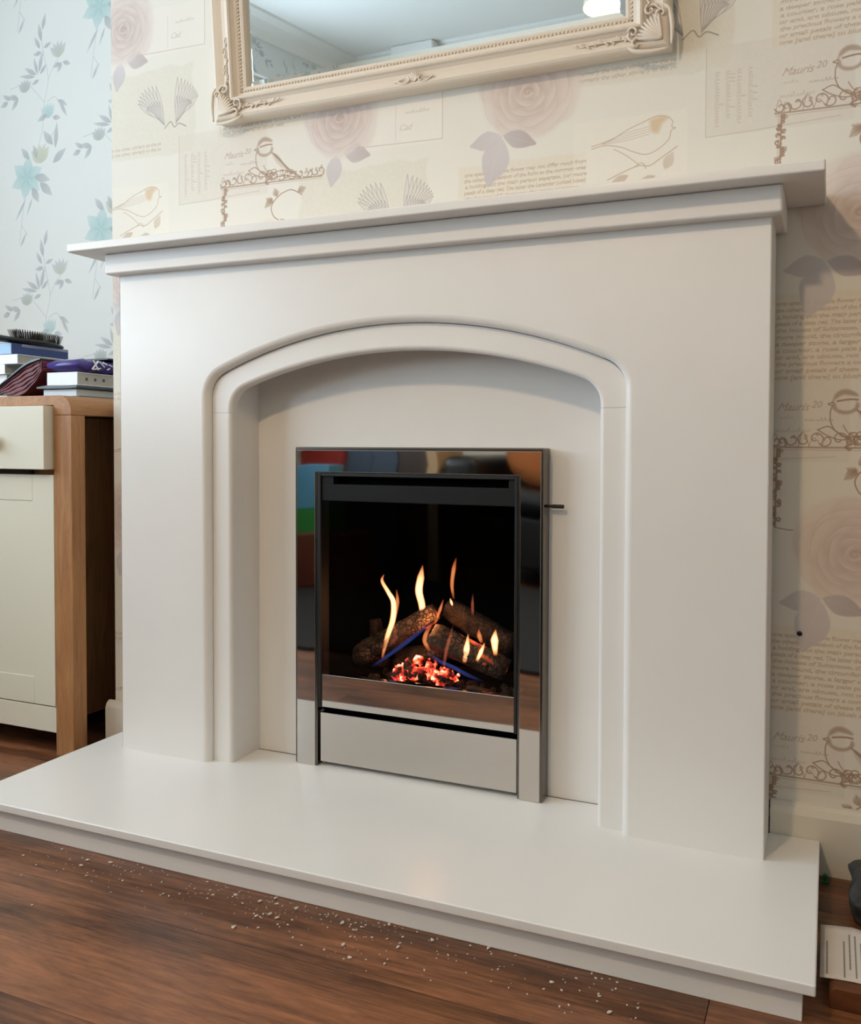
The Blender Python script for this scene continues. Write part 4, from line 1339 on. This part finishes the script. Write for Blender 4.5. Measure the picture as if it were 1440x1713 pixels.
# thin booklets at the front edge
for lab, x0, x1, cm, ty in (('thin white booklet lying flat at the front under the bent magazine', -1.30, -1.060, m_white_card, 0), ('thin teal green booklet lying flat beside the white booklet', -1.056, -.992, mat('teal_paper', (60, 134, 124), .6), 1)):
    b_ = thing('booklet', ((x0 + x1) / 2, -.03, ST), lab, 'booklet', 'thin booklets on the sideboard front edge')
    z_ = ST + .0002
    box('cover', x0, x1, -.062, .016, z_, z_ + .0012, cm, b_)
    box('page_block', x0 + .001, x1 - .001, -.061, .015, z_ + .0012, z_ + .0040, m_page, b_)
    box('cover', x0, x1, -.062, .016, z_ + .0040, z_ + .0052, cm, b_)
# right pile
book('book', 'thin grey magazine at the bottom of the right pile', -.985, -.868, .020, .24, ST, ST + .006, m_dgrey, m_page_g)
book('book', 'pale book second from the bottom of the right pile', -.980, -.880, .024, .23, ST + .0065, ST + .0215, mat('pale_blue_card', (204, 218, 228), .4), m_page)
fo = thing('folder', (-.93, .12, ST + .022), 'dark grey folder sandwiched under the white paperback of the right pile', 'folder')
prism('folder_sleeve', [(-.992, .7865), (-.96, .7858), (-.90, .7855), (-.868, .7868), (-.868, .7925), (-.90, .7935), (-.96, .7945), (-.992, .7915)], .014, .24, m_dgrey, fo, bevel=.0015)
wb = book('book', 'white paperback in the right pile directly under the purple packet', -.976, -.884, .030, .21, .7948, .8245, m_white_card, m_page_g)
mk = bmesh.new()
for y_ in (.058, .083, .108):
    bm_box(mk, -.8856, -.8848, y_ - .003, y_ + .003, .8065, .8130)
mo = from_bm('edge_mark', mk, m_dgrey, wb)
pk = thing('packet', (-.92, .1, .8245), 'crumpled purple foil packet with white lettering on the right pile', 'packet')
pb = bmesh.new()
n = 14
gr_ = []
for j in range(n + 1):
    yy = .024 + .17 * j / n
    ring = []
    for k in range(20):
        a = 2 * math.pi * k / 20
        c, s_ = math.cos(a), math.sin(a)
        sx_ = math.copysign(abs(c) ** .45, c); sz_ = math.copysign(abs(s_) ** .6, s_)
        e = .35 + .65 * min(1, math.sin(math.pi * (j + .35) / (n + .7)) * 2.2)
        w_ = .048 * (1 + .10 * noise.noise(Vector((a * 2, j * .6, 3))))
        h_ = .0155 * e * (1 + .35 * noise.noise(Vector((a * 1.5, j * .5, 9))))
        ring.append(pb.verts.new((-.922 + w_ * sx_, yy, .8405 + max(h_ * sz_, -.0155))))
    gr_.append(ring)
for a, b in zip(gr_, gr_[1:]):
    for k in range(20):
        pb.faces.new((a[k], a[(k + 1) % 20], b[(k + 1) % 20], b[k]))
pb.faces.new(gr_[0][::-1]); pb.faces.new(gr_[-1])
from_bm('wrapper', pb, m_purple, pk, smooth=True)
lt = bmesh.new()
X_ = -.8715
for a, b, w in (((.060, .832), (.078, .852), .004), ((.078, .832), (.064, .852), .004), ((.062, .832), (.085, .836), .003), ((.082, .851), (.096, .840), .003), ((.092, .850), (.104, .846), .004), ((.110, .846), (.120, .843), .003), ((.104, .834), (.112, .838), .003)):
    bm_tube(lt, [(X_ + .001, a[0], a[1]), (X_ + .0012, b[0], b[1])], w * .5, 6, (1, 1))
from_bm('white_lettering', lt, m_white_card, pk)
nb = thing('tablet', (-.92, .2, .857), 'thin black slab lying at the back of the right pile', 'tablet')
box('slab', -.99, -.872, .11, .25, .8572, .8622, m_plastic, nb, bevel=.002)
tag(box('sugar_pink_card', -.962, -.942, .06, .11, .8545, .8575, mat('peach_card', (232, 190, 170), .5), None, rotz=.5, bevel=.0005), 'small peach card on top of the purple packet', 'card')
pc = bmesh.new()
bmesh.ops.create_icosphere(pc, subdivisions=3, radius=1, matrix=Matrix.Translation((-1.008, .215, ST + .020)) @ Matrix.Diagonal((.018, .04, .020, 1)))
for v in pc.verts:
    v.co += Vector(v.normal) * .002 * noise.noise(v.co * 60) if v.normal.length else Vector()
tag(from_bm('pouch', pc, mat('navy_cloth', (26, 28, 48), .8), None, smooth=True), 'small dark navy cloth pouch between the two piles', 'pouch')

# ------------------------------------------------------------------ clutter right of the hearth
bdn = thing('timber_offcut', (.84, -.28, 0), 'warm brown timber offcut with rounded end on the floor right of the hearth', 'timber')
tb_ = [(.700, 0), (.700, .018), (.702, .023), (.707, .026), (.99, .026), (.99, 0)]
prism('board', tb_, -.352, -.215, wood_mat('timber', (84, 46, 24), (124, 74, 42), (1, 12, 12), 4, .5), bdn, bevel=.002)
lf = bmesh.new()
n = 12
g = []
for i in range(n + 1):
    for j in range(n + 1):
        x = .6895 + .23 * i / n
        yy = -.338 + .120 * j / n
        z = .0275 + .004 * max(0, noise.noise(Vector((i * .35, j * .3, 2)))) + (.003 * math.sin(i * .9) ** 2 if j == n else 0)
        g.append(lf.verts.new((x, yy + .004 * math.sin(i * .7), z)))
for i in range(n):
    for j in range(n):
        lf.faces.new((g[i * (n + 1) + j], g[(i + 1) * (n + 1) + j], g[(i + 1) * (n + 1) + j + 1], g[i * (n + 1) + j + 1]))
ls = Print(.23, .12, (214, 206, 198))
rg = random.Random(4)
for col_ in range(3):
    for k in range(9):
        x = .008 + .0066 * k + .075 * col_
        a = rg.uniform(.004, .03); b = rg.uniform(.08, .114)
        if rg.random() < .8:
            t = a
            while t < b:
                l_ = rg.uniform(.003, .010)
                ls.stroke([(x, t), (x, min(t + l_, b))], .0016, (96, 92, 92), .8, 0)
                t += l_ + .0016
pm = paper_mat('printed_instructions', ls.image('instruction_print'), .6895, -.338, .23, .12)
for nd in pm.node_tree.nodes:
    if nd.type == 'SEPXYZ':
        for l in list(pm.node_tree.links):
            if l.from_node == nd and l.from_socket.name == 'Z':
                to = l.to_socket
                pm.node_tree.links.remove(l)
                pm.node_tree.links.new(nd.outputs['Y'], to)
lo = from_bm('instruction_sheet', lf, pm, None, smooth=True)
s = lo.modifiers.new('thickness', 'SOLIDIFY'); s.thickness = .0005
tag(lo, 'creased white printed sheet lying on the timber offcut', 'paper')
gc = bmesh.new()
bmesh.ops.create_icosphere(gc, subdivisions=5, radius=1)
for v in gc.verts:
    x, y_, z = v.co
    q = Vector((math.copysign(abs(x) ** .5, x) * .062, math.copysign(abs(y_) ** .6, y_) * .070, math.copysign(abs(z) ** .7, z) * .034)) + Vector((.794, -.105, .034))
    k = (1 - abs(noise.noise(q * 24 + Vector((3, 1, 5)))) * 2) * .010 + noise.noise(q * 60) * .005
    q += Vector((x, y_, z)).normalized() * k
    q.z = max(q.z, .0005)
    v.co = q
tag(from_bm('cloth_bundle', gc, mat('dark_grey_cloth', (52, 50, 46), .9, mottle=(45, .7), bump=(200, .4)), None, smooth=True), 'crumpled dark grey cloth on the floor by the right skirting', 'cloth')
nh = bmesh.new()  # flat dark disc in place of the black hole in the wall
bm_lathe(nh, [(.0042, -.0002), (.0040, -.0012), (.0022, -.0020)], (.652, 0, .369), 'y', 12)
tag(from_bm('nailhole_disc', nh, m_plastic, None), 'small black disc standing in for a nail head in the wallpaper right of the fire surround', 'nailhole')
gp = bmesh.new()
bm_lathe(gp, [(.0052, 0), (.0052, .0022), (.0036, .003), (.0034, .011), (.0022, .0125)], (.6945, -.036, 0), 'z', 14)
tag(from_bm('plastic_cap', gp, mat('green_plastic', (20, 120, 60), .4), None, smooth=False), 'small green plastic cap on the floor behind the hearth corner', 'cap')

# plaster crumbs along the plinth
cb_ = bmesh.new()
for k in range(330):
    t = random.random()
    x = -.50 + 1.0 * t if k < 200 else random.gauss(.03, .13)
    d = abs(random.gauss(0, .035)) + .004 + (.05 * random.random() if k % 5 == 0 else 0)
    if x > .62 or x < -.62: continue
    r = random.choice((.0006, .0008, .001, .0013, .0018)) if k % 16 else .0030
    bmesh.ops.create_icosphere(cb_, subdivisions=1, radius=r, matrix=Matrix.Translation((x, -.3905 - d, r * .5)) @ Matrix.Rotation(random.uniform(0, 6), 4, 'Z') @ Matrix.Diagonal((1.3, .8, .55, 1)))
for v in cb_.verts:
    v.co.x += random.uniform(-.0004, .0004); v.co.y += random.uniform(-.0004, .0004)
tag(from_bm('plaster_crumbs', cb_, mat('plaster_dust', (206, 196, 186), .9)), 'white plaster crumbs scattered on the wood floor before the hearth', 'debris', kind='stuff')

# ------------------------------------------------------------------ the room behind the camera
m_leather = mat('black_leather', (22, 22, 25), .38, bump=(120, .3))
sf = thing('sofa', (-.05, -2.75, 0), 'black leather sofa facing the fireplace', 'sofa')
box('sofa_base', -1.03, .93, -3.18, -2.42, .08, .34, m_leather, sf, bevel=.03)
for a, b in ((-.835, -.055), (-.045, .735)):
    box('seat_cushion', a, b, -2.98, -2.38, .342, .46, m_leather, sf, bevel=.05)
    box('back_cushion', a, b, -3.18, -2.94, .44, .90, m_leather, sf, bevel=.07)
for a, b in ((-1.04, -.84), (.74, .94)):
    box('arm', a, b, -3.18, -2.40, .10, .62, m_leather, sf, bevel=.06)
for x in (-.98, .88):
    for yy in (-3.12, -2.50):
        bm = bmesh.new(); bm_lathe(bm, [(.025, .0125), (.03, .085)], (x, yy, 0), 'z', 12); from_bm('foot', bm, m_oak, sf)
cu = bmesh.new()
bmesh.ops.create_icosphere(cu, subdivisions=4, radius=1)
for v in cu.verts:
    x, y_, z = v.co
    v.co = Vector((math.copysign(abs(x) ** .6, x) * .20, y_ * .07, math.copysign(abs(z) ** .6, z) * .19))
    v.co = v.co + Vector((-.58, -2.66, .655))
tag(from_bm('cushion', cu, mat('tan_fabric', (186, 112, 58), .8, bump=(300, .3)), None, smooth=True), 'tan orange cushion leaning on the black sofa', 'cushion')
stl = thing('storage_crate', (-1.5, -2.1, 0), 'dark red brown storage crate under the gift bag', 'crate')
box('crate_body', -1.72, -1.30, -2.25, -2.0, .0125, .262, mat('red_brown_wood', (98, 44, 26), .5), stl, bevel=.01)
gbag = thing('gift_bag', (-1.52, -2.08, .262), 'blue and green paper gift bag standing on the crate', 'bag')
box('bag_body', -1.62, -1.40, -2.14, -2.02, .375, .57, mat('gift_blue', (84, 150, 184), .5), gbag)
box('bag_band', -1.62, -1.40, -2.14, -2.02, .2625, .375, mat('gift_green', (40, 132, 56), .5), gbag)
rbag = thing('shopping_bag', (-1.68, -2.5, 0), 'red paper shopping bag behind the storage crate', 'bag')
box('bag_body', -1.82, -1.57, -2.50, -2.40, 0, .80, mat('bag_red', (150, 36, 24), .5), rbag)
pan = thing('folding_screen', (-1.4, -2.42, 0), 'slate blue folding screen behind the crate', 'screen')
for k in range(2):
    box('panel', -1.555 + .143 * k, -1.416 + .143 * k, -2.44, -2.42, 0.0, 1.0, mat('slate_fabric', (62, 76, 94), .7), pan)
cab = thing('cabinet', (-1.16, -2.6, 0), 'narrow dark brown cabinet with a pale oak corner post beside the sofa', 'cabinet')
box('body', -1.265, -1.112, -2.75, -2.42, 0, .92, mat('dark_brown_wood', (60, 44, 36), .5), cab)
box('corner_post', -1.110, -1.056, -2.75, -2.42, 0, .95, mat('pale_oak', (190, 160, 120), .5), cab)
rug = box('rug', -1.92, 1.6, -2.39, -1.02, .0003, .012, mat('charcoal_rug', (30, 30, 33), .95, bump=(250, .6)), None, bevel=.004)  # unseen rug put in to darken the low reflections in the fire trim
tag(rug, 'added charcoal grey rug before the sofa, darkening the reflections in the chrome', 'rug')

lamp = thing('pendant_lamp', (.0, -1.85, ZC), 'pendant ceiling lamp with an open cream shade', 'lamp')
lb = bmesh.new(); bm_lathe(lb, [(.003, 2.16), (.003, ZC)], (.0, -1.85, 0), 'z', 8); from_bm('cord', lb, m_white_paint, lamp)
lb = bmesh.new(); bm_lathe(lb, [(.17, 1.98), (.12, 2.17)], (.0, -1.85, 0), 'z', 28, caps=False)
lso = from_bm('lamp_shade', lb, mat('cream_shade', (240, 226, 198), .8), lamp, smooth=True)
sm = lso.modifiers.new('thickness', 'SOLIDIFY'); sm.thickness = .002
bulb = bpy.data.materials.new('lit_bulb'); bulb.use_nodes = True
bp_ = bulb.node_tree.nodes['Principled BSDF']; bp_.inputs['Emission Color'].default_value = (1, .78, .5, 1); bp_.inputs['Emission Strength'].default_value = 6
lb = bmesh.new(); bmesh.ops.create_uvsphere(lb, u_segments=18, v_segments=12, radius=.03, matrix=Matrix.Translation((.0, -1.85, 2.06))); from_bm('bulb', lb, bulb, lamp, smooth=True)
d = bpy.data.lights.new('lamp_light', 'POINT'); d.energy = LAMP_W; d.color = (1, .715, .43); d.shadow_soft_size = .06
lo_ = bpy.data.objects.new('lamp_light', d); COL.objects.link(lo_); lo_.location = (.0, -1.85, 2.0)
lo_.parent = lamp; lo_.matrix_parent_inverse = Matrix.Translation(-Vector(lamp['world_loc']))
